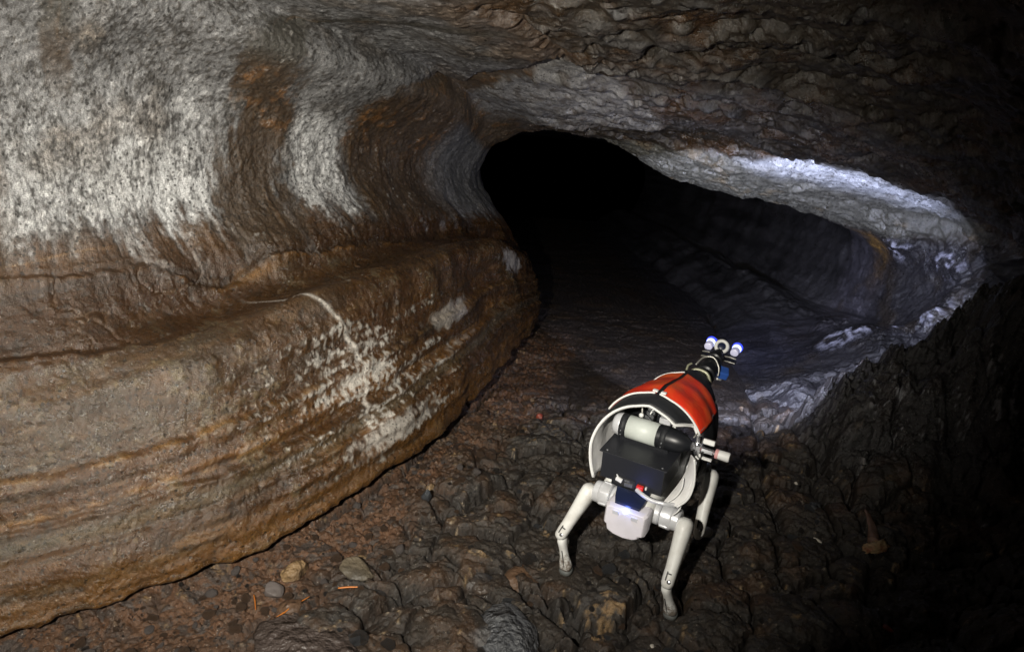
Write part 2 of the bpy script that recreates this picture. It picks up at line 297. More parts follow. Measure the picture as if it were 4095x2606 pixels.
A = mix(A, (.165, .086, .028), lowpart * sstep(1.55, 1.2, v + .3 * nB) * (.5 + .5 * nC) * .9)
A = mix(A, (.26, .14, .055), lowpart * np.clip(np.exp(-((v - vg + .08) / .018) ** 2) * sstep(-.1, .45, nB + .6 * nC + .12), 0, 1) * .8)
A = mix(A, (.20, .125, .07), lowpart * seam * .28)
A = mix(A, (.24, .14, .06), np.exp(-((v - 4.62 - .04 * nC - .05 * nB) / .014) ** 2) * sstep(3.3, 3.0, u) * sstep(-.2, .3, nC + .3) * .6)
A = mix(A, (.40, .22, .08), blob(4.22, 3.98, .22, .07) * sstep(-.1, .1, nC + .3) * .8)
A = mix(A, (.035, .022, .015), groove * .6 * lowpart)
A = mix(A, (.042, .030, .022), lowpart * sstep(.06, .40, nS2 + .3 * nE) * sstep(3.4, 3.0, v) * .75)
A = mix(A, (.15, .095, .055), lowpart * sstep(.10, .42, -nS2 + .4 * nE) * sstep(3.5, 3.2, v) * .35)
A = np.where(lowpart[:, None] > 0, A * (1 + lowpart[:, None] * (np.array([.80, .69, .41]) - 1)), A)
A = A * (1 - .30 * lowpart * sstep(3.3, 3.6, v) * sstep(4.7, 4.4, v))[:, None]  # shade of the hollow band darkened into the colour
# white mineral crust, in streaks along the bank
cw = ip(v, [1.2, 1.5, 2.0, 2.4, 2.9, 3.05], [.15, .6, .75, 1, .8, 0]); du = u - (4.42 - .10 * (v - 2.4))
crust = sstep(.42, .78, cw * np.exp(-(du / np.where(du < 0, .50, .62)) ** 2) * .50 + .48 * nS + .50 * nS2 + .22 * nC + .42 * nE + .5 * nD)
crust *= sstep(.04, .25, cw * np.exp(-(du / .7) ** 2))
crust = np.maximum(crust, .75 * sstep(.42, .85, blob(4.42, 1.50, .42, .26) + .25 * nC + .6 * nE + .3 * nS2))
crust = np.maximum(crust, .6 * sstep(.45, .7, blob(6.35, 2.95, .22, .25) * .9 + .5 * nC + .2 * nD))
crust = np.maximum(crust, .5 * sstep(.45, .7, blob(5.2, 2.5, .3, .2) * .9 + .5 * nC))
crust = np.maximum(crust, .35 * sstep(.3, .6, nS + .6 * nC - .1) * sstep(2.75, 2.55, v) * sstep(1.9, 2.1, v) * sstep(3.0, 3.6, u) * sstep(5.9, 5.2, u))
A = mix(A, (.52, .49, .44), crust * .85 * left)
uv_ = ip(v, [1.9, 2.48, 2.94, 3.42, 3.7], [4.28, 4.40, 4.35, 4.21, 4.05]) + .02 * nC
vein = np.exp(-((u - uv_) / .012) ** 2) * sstep(1.8, 2.1, v) * sstep(3.8, 3.5, v)
A = mix(A, (.62, .58, .52), vein * .8)
# upper wall: grey-white coat, speckled
bright = sstep(6.4, 5.2, v + .6 * nB) * sstep(4.5, 4.1, u + .1 * nC) * (.45 + .55 * sstep(3.0, 3.7, u + .3 * nB))
bright = np.maximum(bright, sstep(4.88, 4.98, u + .03 * nDr) * sstep(5.36, 5.28, u + .03 * nDr) * sstep(6.4, 5.8, v + .2 * nC))
coat = np.zeros((len(u), 3)) + (.165, .162, .160)
coat = mix(coat, (.15, .115, .08), sstep(0, .5, nB + .5 * nA) * .6)
coat = mix(coat, (.56, .56, .555), bright * .95 * sstep(-.10, .45, v - vbd) * sstep(-.55, .1, nB + .6 * nC + .3))
coat = mix(coat, (.050, .045, .040), sstep(.00, .24, .22 * nC + .55 * nE + .85 * nD + .3 * nB - .04 * bright) * (.94 - .22 * bright))
coat = mix(coat, mix(coat * 1.9, (.62, .61, .60), bright), sstep(.12, .45, -.5 * nE - .3 * nC + .9 * nD) * .8)
A = mix(A, coat, upper * left)
A = mix(A, (.42, .40, .38), .55 * sstep(.15, .50, -nDr2 + .5 * nE) * sstep(-.75, -.1, v - vb) * sstep(.25, -.05, v - vb) * left * sstep(4.9, 4.3, u))
# brown water stains running down it
c1 = ip(v, [4.2, 4.7, 5.2, 6.0, 6.4, 7.4, 8], [4.5, 4.50, 4.60, 4.72, 4.62, 4.50, 4.5]); wd1 = ip(v, [4.2, 5.0, 6.0, 6.6, 7.5, 7.9], [.30, .30, .20, .20, .13, .05])
s1 = sstep(1.3, .65, np.abs(u - c1) / wd1 + .6 * nC + .6 * nDr + .5 * nE)
s2 = sstep(5.30, 5.46, u + .07 * nDr + .06 * nC + .06 * nE) * sstep(6.4, 6.1, u + .1 * nB) * sstep(ip(u, [5.3, 5.5, 6, 6.4], [6.4, 6.85, 7.3, 7.0]) + .25, ip(u, [5.3, 5.5, 6, 6.4], [6.4, 6.85, 7.3, 7.0]) - .15, v + .25 * nC)
s3 = .8 * sstep(1.2, .6, np.abs(u - 3.04) / .10 + .6 * nC) * sstep(6.0, 6.5, v) + .7 * sstep(2.5, 2.35, u + .2 * nC)
st = np.zeros((len(u), 3)) + (.052, .030, .013)
st = mix(st, (.19, .085, .022), sstep(.0, .5, nC + .5 * nB) * sstep(5.4, 6.1, v) * sstep(6.9, 6.4, v))
st = mix(st, (.055, .050, .040), sstep(6.6, 7.0, v) * sstep(5.1, 4.9, u))
st = mix(st, (.10, .055, .02), sstep(.15, .5, nDr) * .6)
st = mix(st, (.022, .015, .010), sstep(.1, .5, -nE) * .5)
st = mix(st, (.40, .38, .35), sstep(.34, .55, .5 * nC + .5 * nE + .5 * nD) * .6)
A = mix(A, st, np.clip(np.maximum(np.maximum(s1, s2), s3), 0, 1) * sstep(4.0, 4.4, v) * left * .95)
# toward the throat: dark grey, streaked around the mouth
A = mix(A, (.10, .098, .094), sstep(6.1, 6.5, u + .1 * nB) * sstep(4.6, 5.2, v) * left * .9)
# between the coat and the second grey sheet
band = sstep(-.02, .04, u - uc1) * sstep(6.8, 7.2, v) * left
A = mix(A, (.075, .050, .028), band * .95)
A = mix(A, (.20, .10, .035), band * sstep(.1, .5, nC + .4 * nB) * .5)
vb2 = ip(u, [4.7, 4.85, 5.25, 5.76, 6.2, 6.6], [9.0, 9.18, 9.38, 9.66, 9.8, 9.3]) + .06 * nB + .05 * nC
g2 = sstep(.06, -.04, v - vb2) * sstep(.06, .16, u - uc1 - .16 * sstep(9.1, 8.4, v)) * sstep(7.6, 8.2, v) * sstep(6.75, 6.3, u) * sstep(4.93, 5.08, u)
A = mix(A, mix(np.zeros((len(u), 3)) + (.22, .215, .205), (.06, .05, .04), sstep(-.05, .4, nC + .4 * nD) * .8), g2 * .9)
h += .014 * g2
# roof colours
rf = roof * (1 - g2) * sstep(-.05, .05, v - np.minimum(vcr, 9.15))
rc_ = np.zeros((len(u), 3)) + (.032, .023, .013)
rc_ = mix(rc_, (.075, .036, .012), sstep(.0, .5, nB + .6 * nA + .2 * nC) * .7)
rc_ = mix(rc_, (.042, .041, .040), sstep(.05, .45, flow) * .6)
rc_ = mix(rc_, (.095, .095, .096), sstep(.45, .9, fold + .5 * nC) * sstep(-.2, .3, nA) * .55)  # silvery highlights painted along the folds
rc_ = mix(rc_, (.025, .018, .012), sstep(.15, .5, -nC) * .7)
rc_ = mix(rc_, (.30, .29, .27), sstep(.36, .55, nE * .6 + .6 * nD) * .5)
A = mix(A, rc_, rf)
# pale coat at the far end of the roof, above the recess; its edge painted along the lamp beam
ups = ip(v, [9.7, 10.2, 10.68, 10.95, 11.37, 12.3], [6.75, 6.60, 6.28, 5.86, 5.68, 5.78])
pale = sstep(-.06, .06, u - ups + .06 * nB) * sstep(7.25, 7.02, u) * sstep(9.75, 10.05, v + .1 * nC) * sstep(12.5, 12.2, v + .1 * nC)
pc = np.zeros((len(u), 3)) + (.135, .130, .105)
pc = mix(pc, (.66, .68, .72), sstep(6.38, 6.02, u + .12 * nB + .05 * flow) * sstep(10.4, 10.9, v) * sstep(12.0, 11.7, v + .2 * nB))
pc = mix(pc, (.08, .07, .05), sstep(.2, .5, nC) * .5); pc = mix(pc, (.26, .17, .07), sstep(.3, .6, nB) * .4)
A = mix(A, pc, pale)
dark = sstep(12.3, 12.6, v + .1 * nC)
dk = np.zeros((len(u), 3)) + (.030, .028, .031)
dk = mix(dk, (.085, .080, .095), sstep(6.5, 6.9, u))  # deeper wall painted lighter to offset the weak lamp light there
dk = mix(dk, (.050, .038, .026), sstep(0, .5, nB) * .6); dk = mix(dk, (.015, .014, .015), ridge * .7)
dk = mix(dk, (.30, .17, .045), np.clip(blob(6.72, 12.75, .10, .55) * 1.2 * (.6 + nC), 0, 1))
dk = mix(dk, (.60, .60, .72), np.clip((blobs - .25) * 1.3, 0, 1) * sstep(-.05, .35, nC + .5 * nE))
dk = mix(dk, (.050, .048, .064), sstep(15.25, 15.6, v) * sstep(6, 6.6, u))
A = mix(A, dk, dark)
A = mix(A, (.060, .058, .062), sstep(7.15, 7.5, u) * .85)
stk = fbm(L2, (.9, 13, 1), 4, 61) + .3 * nC
A = A * (1 + .9 * np.clip(stk, -.6, .8) * sstep(6.3, 6.9, u) * sstep(12.2, 12.6, v))[:, None]
A = mix(A, (.34, .34, .37), sstep(.30, .55, nC + .5 * nE) * near_r * sstep(.0, .3, nB) * .9)
# wetness
R = .46 - .16 * nB - .10 * nC + np.zeros(len(u))
R -= .16 * lowpart; R -= .08 * roof; R = R * (1 - .25 * dark); R = R - .25 * np.clip(blobs, 0, 1)
R += .25 * crust
R += .12 * dark * (1 - np.clip(blobs, 0, 1))
R = np.clip(R, .16, .95)

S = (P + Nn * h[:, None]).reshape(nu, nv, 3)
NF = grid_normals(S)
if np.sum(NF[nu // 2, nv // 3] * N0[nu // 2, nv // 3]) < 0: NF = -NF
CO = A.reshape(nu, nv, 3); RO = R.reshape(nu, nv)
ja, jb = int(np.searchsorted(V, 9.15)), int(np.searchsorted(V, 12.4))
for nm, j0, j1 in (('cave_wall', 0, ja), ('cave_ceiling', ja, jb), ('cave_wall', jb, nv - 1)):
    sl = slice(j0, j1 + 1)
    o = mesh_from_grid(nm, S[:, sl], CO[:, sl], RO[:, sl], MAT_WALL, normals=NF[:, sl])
    o['kind'] = 'structure'

# ------------------------------------------------------------------ floor
FOOT = SHELL[:, 0, :2]
gx = np.r_[np.linspace(-3.4, -1.45, 30)[:-1], np.linspace(-1.45, 2.3, 800)[:-1], np.linspace(2.3, 3.3, 40)]
gy = np.r_[np.linspace(-1.2, 1.3, 40)[:-1], np.linspace(1.3, 3.2, 520)[:-1], np.linspace(3.2, 5.6, 200)[:-1], np.linspace(5.6, 15, 120)]
def seg_dist(Q, pts):
    d = np.full(len(Q), 1e9)
    for a, b in zip(pts[:-1], pts[1:]):
        a = np.asarray(a, float); b = np.asarray(b, float); ab = b - a
        t = np.clip(((Q - a) @ ab) / (ab @ ab), 0, 1)
        d = np.minimum(d, np.linalg.norm(Q - (a + t[:, None] * ab), axis=1))
    return d
FEET = []
def floor_fields(X, Y):
    n = X.shape; x = X.reshape(-1); y = Y.reshape(-1)
    Q = np.stack([x, y, np.zeros(len(x))], -1)
    n1 = fbm(Q, 1.7, 3, 31); n2 = fbm(Q, 6.5, 4, 32); n3 = fbm(Q, 23, 4, 33); n4 = fbm(Q, 85, 3, 34, .6)
    df = seg_dist(np.stack([x, y], -1), FOOT)
    dirt = sstep(.42, .20, df + .12 * n2 + .06 * n3 - .10 * sstep(2.6, 3.4, y)) * sstep(5.2, 4.2, y)
    far = sstep(2.9, 3.6, y)
    Wq = Q + .035 * np.stack([n2, n3, n1 * 0], -1)
    a1, a2, ac = worley(Wq, (4.6, 6.0, 1), 41); b1, b2, bc = worley(Wq + .012 * n3[:, None], (14, 18, 1), 42)
    p1, p2, pc = worley(Wq, (42, 50, 1), 43); q1, q2, qc = worley(Q, (95, 110, 1), 44)
    lump = sstep(.0, .10, a2 - a1) * (.062 * (.8 - a1) + .040 * (ac - .5)) + sstep(0, .20, b2 - b1) * .017 * (.9 - b1) * (.3 + bc) - .028 * np.exp(-((a2 - a1) / .030) ** 2)
    rubble = sstep(0, .3, p2 - p1) * .014 * (.9 - p1) * (.2 + pc * 1.3) + .004 * (1 - q1) * (.3 + qc)
    hh = .020 * n1 + .012 * n2
    hh = hh + (1 - dirt) * (lump * (1 - .85 * far) + .006 * n3 + .003 * n4 + .006 * (1 - p1) * (1 - far)) + dirt * (rubble + .35 * lump + .006 * n3)
    hh = hh - .022 + .10 * sstep(.16, .0, df) * .35
    z = floor_slope(y)
    r1, r2, rc = worley(Q + .04 * n2[:, None], (3.2, 3.6, 1), 48)
    z = z + .05 * sstep(1.2, 2.2, x) * sstep(3.6, 2.6, y) + sstep(1.35, 1.9, x + .1 * n1) * sstep(3.7, 3.2, y) * (.20 * (.62 - r1) * (.4 + rc) + .05)
    # dark rock mass rising towards the right wall
    xm = x + .05 * n2 + .02 * n3; ym = y - 2.84 - .10 * n1 - .03 * n3 + .12 * (x - 1.6)
    prof = np.interp(xm, [1.20, 1.28, 1.35, 1.42, 1.55, 1.76, 1.90, 2.05, 2.4, 3.3], [0, .05, .15, .29, .31, .46, .66, .80, .95, 1.0])
    mass = prof * np.where(ym < 0, np.exp(-(np.abs(ym) / .30) ** 1.7), np.exp(-(ym / .22) ** 2))
    mr1, mr2, mrc = worley(np.stack([x, y, z * 0 + mass], -1) + .05 * n2[:, None], (7, 7, 5), 49)
    z = z + mass * (1 + .22 * n2 + .10 * n3) + sstep(.02, .15, mass) * (.05 * (.6 - mr1) + .012 * n3)
    cracks = [([(-.45, 1.78), (-.30, 1.75), (-.12, 1.84), (-.03, 1.82), (.02, 1.76), (.04, 1.70), (.10, 1.66), (.17, 1.60), (.22, 1.52)], .013), ([(.12, 1.84), (.20, 1.80), (.26, 1.80), (.24, 1.74), (.25, 1.70)], .010), ([(.12, 2.0), (.20, 2.0), (.24, 1.93)], .008), ([(.46, 1.95), (.49, 1.90), (.53, 1.82), (.50, 1.76), (.44, 1.72)], .009), ([(1.60, 5.6), (1.50, 4.7), (1.36, 3.75), (1.29, 3.40), (1.20, 3.2)], .030), ([(1.20, 3.25), (1.10, 2.75), (1.03, 2.45), (1.02, 2.2)], .014),
              ([(1.29, 3.3), (1.28, 2.8), (1.33, 2.45), (1.30, 2.1), (1.18, 1.85)], .016), ([(-.25, 2.25), (-.20, 2.17), (-.09, 2.2), (.02, 2.26)], .014),
              ([(.05, 1.86), (.15, 1.78), (.24, 1.66), (.28, 1.5)], .014), ([(.35, 2.0), (.47, 1.86), (.50, 1.72), (.58, 1.6)], .008), ([(-.62, 2.06), (-.4, 2.4), (-.2, 2.9), (-.02, 3.5)], .010),
              ([(-.04, 1.70), (.07, 1.66), (.12, 1.60), (.14, 1.5)], .010), ([(-.30, 1.95), (-.18, 1.96), (-.12, 1.92)], .008)]
    ck = 0
    Q2 = np.stack([x + .020 * n3 + .02 * n2, y + .020 * n3 + .02 * n2], -1)
    for pts, wdt in cracks:
        ck = np.maximum(ck, np.exp(-(seg_dist(Q2, pts) / wdt) ** 2))
    hh = hh - .035 * ck
    # ledge: the bench beyond the robot is a little lower left of the long crack
    hh = hh + .05 * sstep(.02, -.02, 0 * x + (1.33 - x) * .2 + 0) * sstep(3.2, 3.6, y) * 0
    for fx, fy in FEET:
        wgt = np.exp(-(((x - fx) ** 2 + (y - fy) ** 2) / .05 ** 2) ** 1.5)
        hh = hh * (1 - wgt) - .002 * wgt
    C_ = np.zeros((len(x), 3)) + (.034, .026, .019)
    C_ = mix(C_, (.050, .046, .042), sstep(0, .4, n3 + .5 * (ac - .5)) * .7)
    C_ = mix(C_, (.072, .038, .018), sstep(.0, .5, n2 + .4 * n3) * .75)
    C_ = mix(C_, (.016, .013, .011), sstep(.16, .02, a2 - a1) * .6 * (1 - far))  # crevice shade painted between the lumps
    C_ = mix(C_, (.17, .12, .06), sstep(.34, .56, n3 * .8 + .5 * n4) * .45)
    C_ = mix(C_, (.30, .27, .22), sstep(.42, .56, n3 * .5 + .8 * n4) * .5)
    dc = np.zeros((len(x), 3)) + (.090, .045, .022)
    dc = mix(dc, (.110, .052, .024), sstep(.4, .8, pc) * .7); dc = mix(dc, (.060, .050, .044), sstep(.35, .15, pc) * .8)
    dc = mix(dc, (.034, .022, .015), sstep(.0, .45, n3 + .5 * n2) * .65)
    dc = mix(dc, (.12, .075, .045), sstep(.15, .5, n4 + .4 * n3) * .5)
    C_ = mix(C_, dc, dirt)
    och = np.exp(-(((x - .325) / .065) ** 2 + ((y - 1.70) / .05) ** 2)); C_ = mix(C_, (.30, .19, .085), sstep(.80, 1.25, och * 1.1 + 1.6 * n3 + .8 * n4) * .65)
    slab = np.exp(-(((x - .03) / .10) ** 2 + ((y - 1.60) / .06) ** 2)); C_ = mix(C_, (.12, .125, .13), sstep(.3, .6, slab + .2 * n3) * .6)
    C_ = mix(C_, (.012, .010, .009), np.clip(ck, 0, 1) * .7)  # shade inside the cracks, painted in
    fc = np.zeros((len(x), 3)) + (.030, .022, .017); fc = mix(fc, (.052, .036, .022), sstep(0, .5, n2) * .7); fc = mix(fc, (.034, .033, .040), sstep(1.2, 1.5, x + .1 * n2))
    C_ = mix(C_, fc, far * .8 * (1 - ck) * (1 - dirt))
    R_ = .56 - .12 * sstep(0, .5, n2) - .05 * far + .1 * dirt + 0 * x
    C_ = mix(C_, (.022, .020, .020), sstep(.02, .10, mass) * .85)
    C_ = mix(C_, (.40, .40, .42), sstep(.30, .52, .6 * n3 + .8 * n4) * sstep(.03, .12, mass) * sstep(-.1, .25, n2) * .7 * sstep(.02, -.06, ym))  # glints on the rock mass painted as pale specks
    R_ = R_ - .22 * sstep(.02, .10, mass)
    return (z + hh).reshape(n), C_.reshape(n + (3,)), R_.reshape(n)
FEET_DOG = {'RL': (-.200, .182), 'RR': (-.198, -.165), 'FR': (.245, -.150), 'FL': (.215, .165)}
FEET = [dog_pt(a, b, 0)[:2] for a, b in FEET_DOG.values()]
GX, GY = np.meshgrid(gx, gy, indexing='ij')
FZ, FC, FR = floor_fields(GX, GY)
FS = np.stack([GX, GY, FZ], -1); FN = grid_normals(FS)
if FN[10, 10, 2] < 0: FN = -FN
fo = mesh_from_grid('cave_floor', FS, FC, FR, MAT_FLOOR, normals=FN); fo['kind'] = 'structure'
def ground_z(x, y):
    i = int(np.clip(np.searchsorted(gx, x), 1, len(gx) - 1)); j = int(np.clip(np.searchsorted(gy, y), 1, len(gy) - 1))
    return float(FZ[i - 1:i + 1, j - 1:j + 1].mean())
# ------------------------------------------------------------------ plain materials
def mat(name, c, rough=.5, metal=0.0, emit=None, estr=0.0, bump=0.0, bscale=120.0, var=0.0, vscale=25.0, vcol=None, coat=0.0, trans=0.0):
    m = bpy.data.materials.new(name); m.use_nodes = True; nt = m.node_tree; b = nt.nodes['Principled BSDF']
    b.inputs['Base Color'].default_value = (*c, 1); b.inputs['Roughness'].default_value = rough; b.inputs['Metallic'].default_value = metal
    if coat: b.inputs['Coat Weight'].default_value = coat
    if emit: b.inputs['Emission Color'].default_value = (*emit, 1); b.inputs['Emission Strength'].default_value = estr
    tc = nt.nodes.new('ShaderNodeTexCoord')
    if var:
        n = nt.nodes.new('ShaderNodeTexNoise'); n.inputs['Scale'].default_value = vscale; n.inputs['Detail'].default_value = 5
        nt.links.new(tc.outputs['Object'], n.inputs['Vector'])
        r = nt.nodes.new('ShaderNodeMapRange'); r.inputs['From Min'].default_value = .42; r.inputs['From Max'].default_value = .75; r.inputs['To Max'].default_value = var
        nt.links.new(n.outputs['Fac'], r.inputs['Value'])
        mx = nt.nodes.new('ShaderNodeMix'); mx.data_type = 'RGBA'; nt.links.new(r.outputs[0], mx.inputs['Factor'])
        mx.inputs['A'].default_value = (*c, 1); mx.inputs['B'].default_value = (*(vcol or tuple(x * .5 for x in c)), 1)
        nt.links.new(mx.outputs['Result'], b.inputs['Base Color'])
    if bump:
        n = nt.nodes.new('ShaderNodeTexNoise'); n.inputs['Scale'].default_value = bscale; n.inputs['Detail'].default_value = 4
        nt.links.new(tc.outputs['Object'], n.inputs['Vector'])
        bu = nt.nodes.new('ShaderNodeBump'); bu.inputs['Distance'].default_value = bump; nt.links.new(n.outputs['Fac'], bu.inputs['Height']); nt.links.new(bu.outputs[0], b.inputs['Normal'])
    return m
M = dict(
    shell=mat('pale_grey_paint', (.80, .80, .77), .42, 0, bump=.0006, var=.5, vcol=(.42, .38, .33)),
    metal=mat('cast_silver', (.78, .79, .82), .30, .30, bump=.0004, var=.4, vcol=(.45, .44, .43)),
    lilac=mat('pale_cover', (.76, .73, .79), .45, 0, var=.3, vcol=(.5, .48, .47)),
    black=mat('black_plastic', (.012, .013, .016), .38),
    boxm=mat('black_powder_coat', (.018, .019, .024), .42, 0, bump=.0003, bscale=900),
    cloth=mat('black_nylon', (.014, .015, .018), .62, 0, bump=.0015, bscale=90),
    red=mat('red_nylon', (.86, .045, .015), .5, 0, bump=.004, bscale=22, var=.8, vcol=(.90, .17, .035), vscale=14),
    lining=mat('white_lining', (.72, .71, .70), .55, 0, bump=.003, bscale=30, var=.3),
    piping=mat('white_piping', (.82, .82, .80), .5),
    rubber=mat('grey_rubber', (.10, .105, .10), .6, bump=.001),
    chrome=mat('chrome', (.75, .76, .80), .18, .9),
    label=mat('white_label', (.62, .66, .62), .45, 0, var=.5, vcol=(.5, .54, .50), vscale=30),
    navy=mat('navy_plastic', (.010, .016, .045), .35),
    redsw=mat('red_switch', (.75, .03, .02), .3),
    pink=mat('pink_ring', (.75, .38, .38), .45),
    slot=mat('dark_slot', (.02, .02, .022), .6),
    lens=mat('lamp_lens', (.85, .9, 1), .2, 0, emit=(.60, .70, 1.0), estr=1.5),
    glow=mat('blue_fringe_glow', (.10, .12, .55), .3, 0, emit=(.03, .06, 1.0), estr=1.2),  # blue lens fringe, put in as a glow on the bezels
    lampbody=mat('lamp_body', (.72, .72, .82), .35, 0, emit=(.50, .50, 1.0), estr=.22),
    led=mat('status_led', (.6, .7, 1), .3, 0, emit=(.18, .30, 1.0), estr=22),
    cable=mat('silver_braid', (.45, .44, .40), .35, .5),
    blue=mat('blue_plastic', (.03, .10, .40), .4),
    brass=mat('pale_brass', (.42, .42, .30), .4, .4),
)

def add_mud(m, z0, z1, c=(.10, .060, .032)):
    nt = m.node_tree; b = nt.nodes['Principled BSDF']; src = b.inputs['Base Color'].links[0].from_socket
    tc = nt.nodes.new('ShaderNodeTexCoord'); sx = nt.nodes.new('ShaderNodeSeparateXYZ'); nt.links.new(tc.outputs['Object'], sx.inputs[0])
    r = nt.nodes.new('ShaderNodeMapRange'); r.inputs['From Min'].default_value = z0; r.inputs['From Max'].default_value = z1; r.inputs['To Min'].default_value = .42; r.inputs['To Max'].default_value = -.05
    nt.links.new(sx.outputs['Z'], r.inputs['Value'])
    n = nt.nodes.new('ShaderNodeTexNoise'); n.inputs['Scale'].default_value = 70; n.inputs['Detail'].default_value = 6; n.inputs['Roughness'].default_value = .7; nt.links.new(tc.outputs['Object'], n.inputs['Vector'])
    a = nt.nodes.new('ShaderNodeMath'); a.operation = 'ADD'; nt.links.new(r.outputs[0], a.inputs[0]); nt.links.new(n.outputs['Fac'], a.inputs[1])
    s = nt.nodes.new('ShaderNodeMapRange'); s.inputs['From Min'].default_value = .60; s.inputs['From Max'].default_value = .78; s.inputs['To Max'].default_value = .85; nt.links.new(a.outputs[0], s.inputs['Value'])
    mx = nt.nodes.new('ShaderNodeMix'); mx.data_type = 'RGBA'; nt.links.new(s.outputs[0], mx.inputs['Factor']); nt.links.new(src, mx.inputs['A']); mx.inputs['B'].default_value = (*c, 1)
    nt.links.new(mx.outputs['Result'], b.inputs['Base Color'])
for k_, z1_ in (('shell', .11), ('metal', .30), ('lilac', .30), ('lining', .42)): add_mud(M[k_], 0.0 if k_ == 'shell' else -.1, z1_)

# ------------------------------------------------------------------ mesh helpers
def finish(bm, name, m, parent=None, smooth=True, bevel=0, sub=0, angle=40):
    bmesh.ops.recalc_face_normals(bm, faces=bm.faces)
    me = bpy.data.meshes.new(name); bm.to_mesh(me); bm.free()
    if smooth:
        me.shade_smooth()
    me.materials.append(m)
    o = bpy.data.objects.new(name, me); col.objects.link(o)
    if parent: o.parent = parent
    if bevel:
        b = o.modifiers.new('b', 'BEVEL'); b.width = bevel; b.segments = 2; b.limit_method = 'ANGLE'; b.angle_limit = math.radians(35)
    if sub:
        s = o.modifiers.new('s', 'SUBSURF'); s.levels = sub; s.render_levels = sub
    return o
def smooth_by_angle(o, deg=35):
    me = o.data; me.shade_smooth()
    bm = bmesh.new(); bm.from_mesh(me)
    for e in bm.edges:
        if len(e.link_faces) == 2 and e.calc_face_angle(0) > math.radians(deg): e.smooth = False
    bm.to_mesh(me); bm.free()
def box_bm(c, s, rot=None, bm=None):
    bm = bm or bmesh.new(); r = bmesh.ops.create_cube(bm, size=1)
    mt = Matrix.Translation(c) @ (rot.to_4x4() if rot else Matrix()) @ Matrix.Diagonal((*s, 1))
    bmesh.ops.transform(bm, matrix=mt, verts=r['verts']); return bm
def frame(d):
    d = Vector(d).normalized(); a = Vector((0, 0, 1)) if abs(d.z) < .9 else Vector((1, 0, 0))
    x = a.cross(d).normalized(); return x, d.cross(x), d
def lathe(p0, p1, prof, seg=28, bm=None, cap=True):
    """prof: (t along p0-p1 in metres, radius)"""
    bm = bm or bmesh.new(); p0 = Vector(p0); x, y, d = frame(Vector(p1) - p0); rings = []
    for t, r in prof:
        rings.append([bm.verts.new(p0 + d * t + (x * math.cos(a) + y * math.sin(a)) * r) for a in (2 * math.pi * k / seg for k in range(seg))])
    for A_, B_ in zip(rings[:-1], rings[1:]):
        for k in range(seg): bm.faces.new((A_[k], A_[(k + 1) % seg], B_[(k + 1) % seg], B_[k]))
    if cap: bm.faces.new(rings[0][::-1]); bm.faces.new(rings[-1])
    return bm
def tube(pts, r, seg=10, bm=None, closed=False):
    bm = bm or bmesh.new(); pts = [Vector(p) for p in pts]; rings = []; n = len(pts)
    rr = r if hasattr(r, '__len__') else [r] * n
    px = None
    for i, p in enumerate(pts):
        d = (pts[min(i + 1, n - 1)] - pts[max(i - 1, 0)]).normalized()
        if px is None: px = frame(d)[0]
        px = (px - d * px.dot(d)).normalized(); y = d.cross(px)
        rings.append([bm.verts.new(p + (px * math.cos(a) + y * math.sin(a)) * rr[i]) for a in (2 * math.pi * k / seg for k in range(seg))])
    for A_, B_ in zip(rings[:-1], rings[1:]):
        for k in range(seg): bm.faces.new((A_[k], A_[(k + 1) % seg], B_[(k + 1) % seg], B_[k]))
    bm.faces.new(rings[0][::-1]); bm.faces.new(rings[-1]); return bm
def smooth_path(pts, n=8):
    A = np.array(pts, float); t = np.linspace(0, len(A) - 1, (len(A) - 1) * n + 1); return [tuple(p) for p in spline(A, t)]
def limb(path, wid, dep, side=(0, 1, 0), seg=16, bm=None, pw=2.6):
    """superellipse sections along a path; wid is along the side axis"""
    bm = bm or bmesh.new(); path = [Vector(p) for p in path]; rings = []; n = len(path)
    for i, p in enumerate(path):
        d = (path[min(i + 1, n - 1)] - path[max(i - 1, 0)]).normalized()
        s = Vector(side); s = (s - d * s.dot(d)).normalized(); f = d.cross(s)
        ring = []
        for k in range(seg):
            a = 2 * math.pi * k / seg; c, q = math.cos(a), math.sin(a)
            ring.append(bm.verts.new(p + s * (wid[i] / 2 * math.copysign(abs(c) ** (2 / pw), c)) + f * (dep[i] / 2 * math.copysign(abs(q) ** (2 / pw), q))))
        rings.append(ring)
    for A_, B_ in zip(rings[:-1], rings[1:]):
        for k in range(seg): bm.faces.new((A_[k], A_[(k + 1) % seg], B_[(k + 1) % seg], B_[k]))
    bm.faces.new(rings[0][::-1]); bm.faces.new(rings[-1]); return bm
def empty(name, loc, label, cat, rz=0, group=None):
    o = bpy.data.objects.new(name, None); col.objects.link(o); o.location = loc; o.rotation_euler = (0, 0, rz)
    o.empty_display_size = .1; o['label'] = label; o['category'] = cat
    if group: o['group'] = group
    return o

# ------------------------------------------------------------------ the robot (x ahead, y to its left, z up)
robot = empty('robot_dog', DOG_O, 'pale grey four-legged robot with black and red pack and lit blue-white head lamps', 'robot', DOG_RZ)
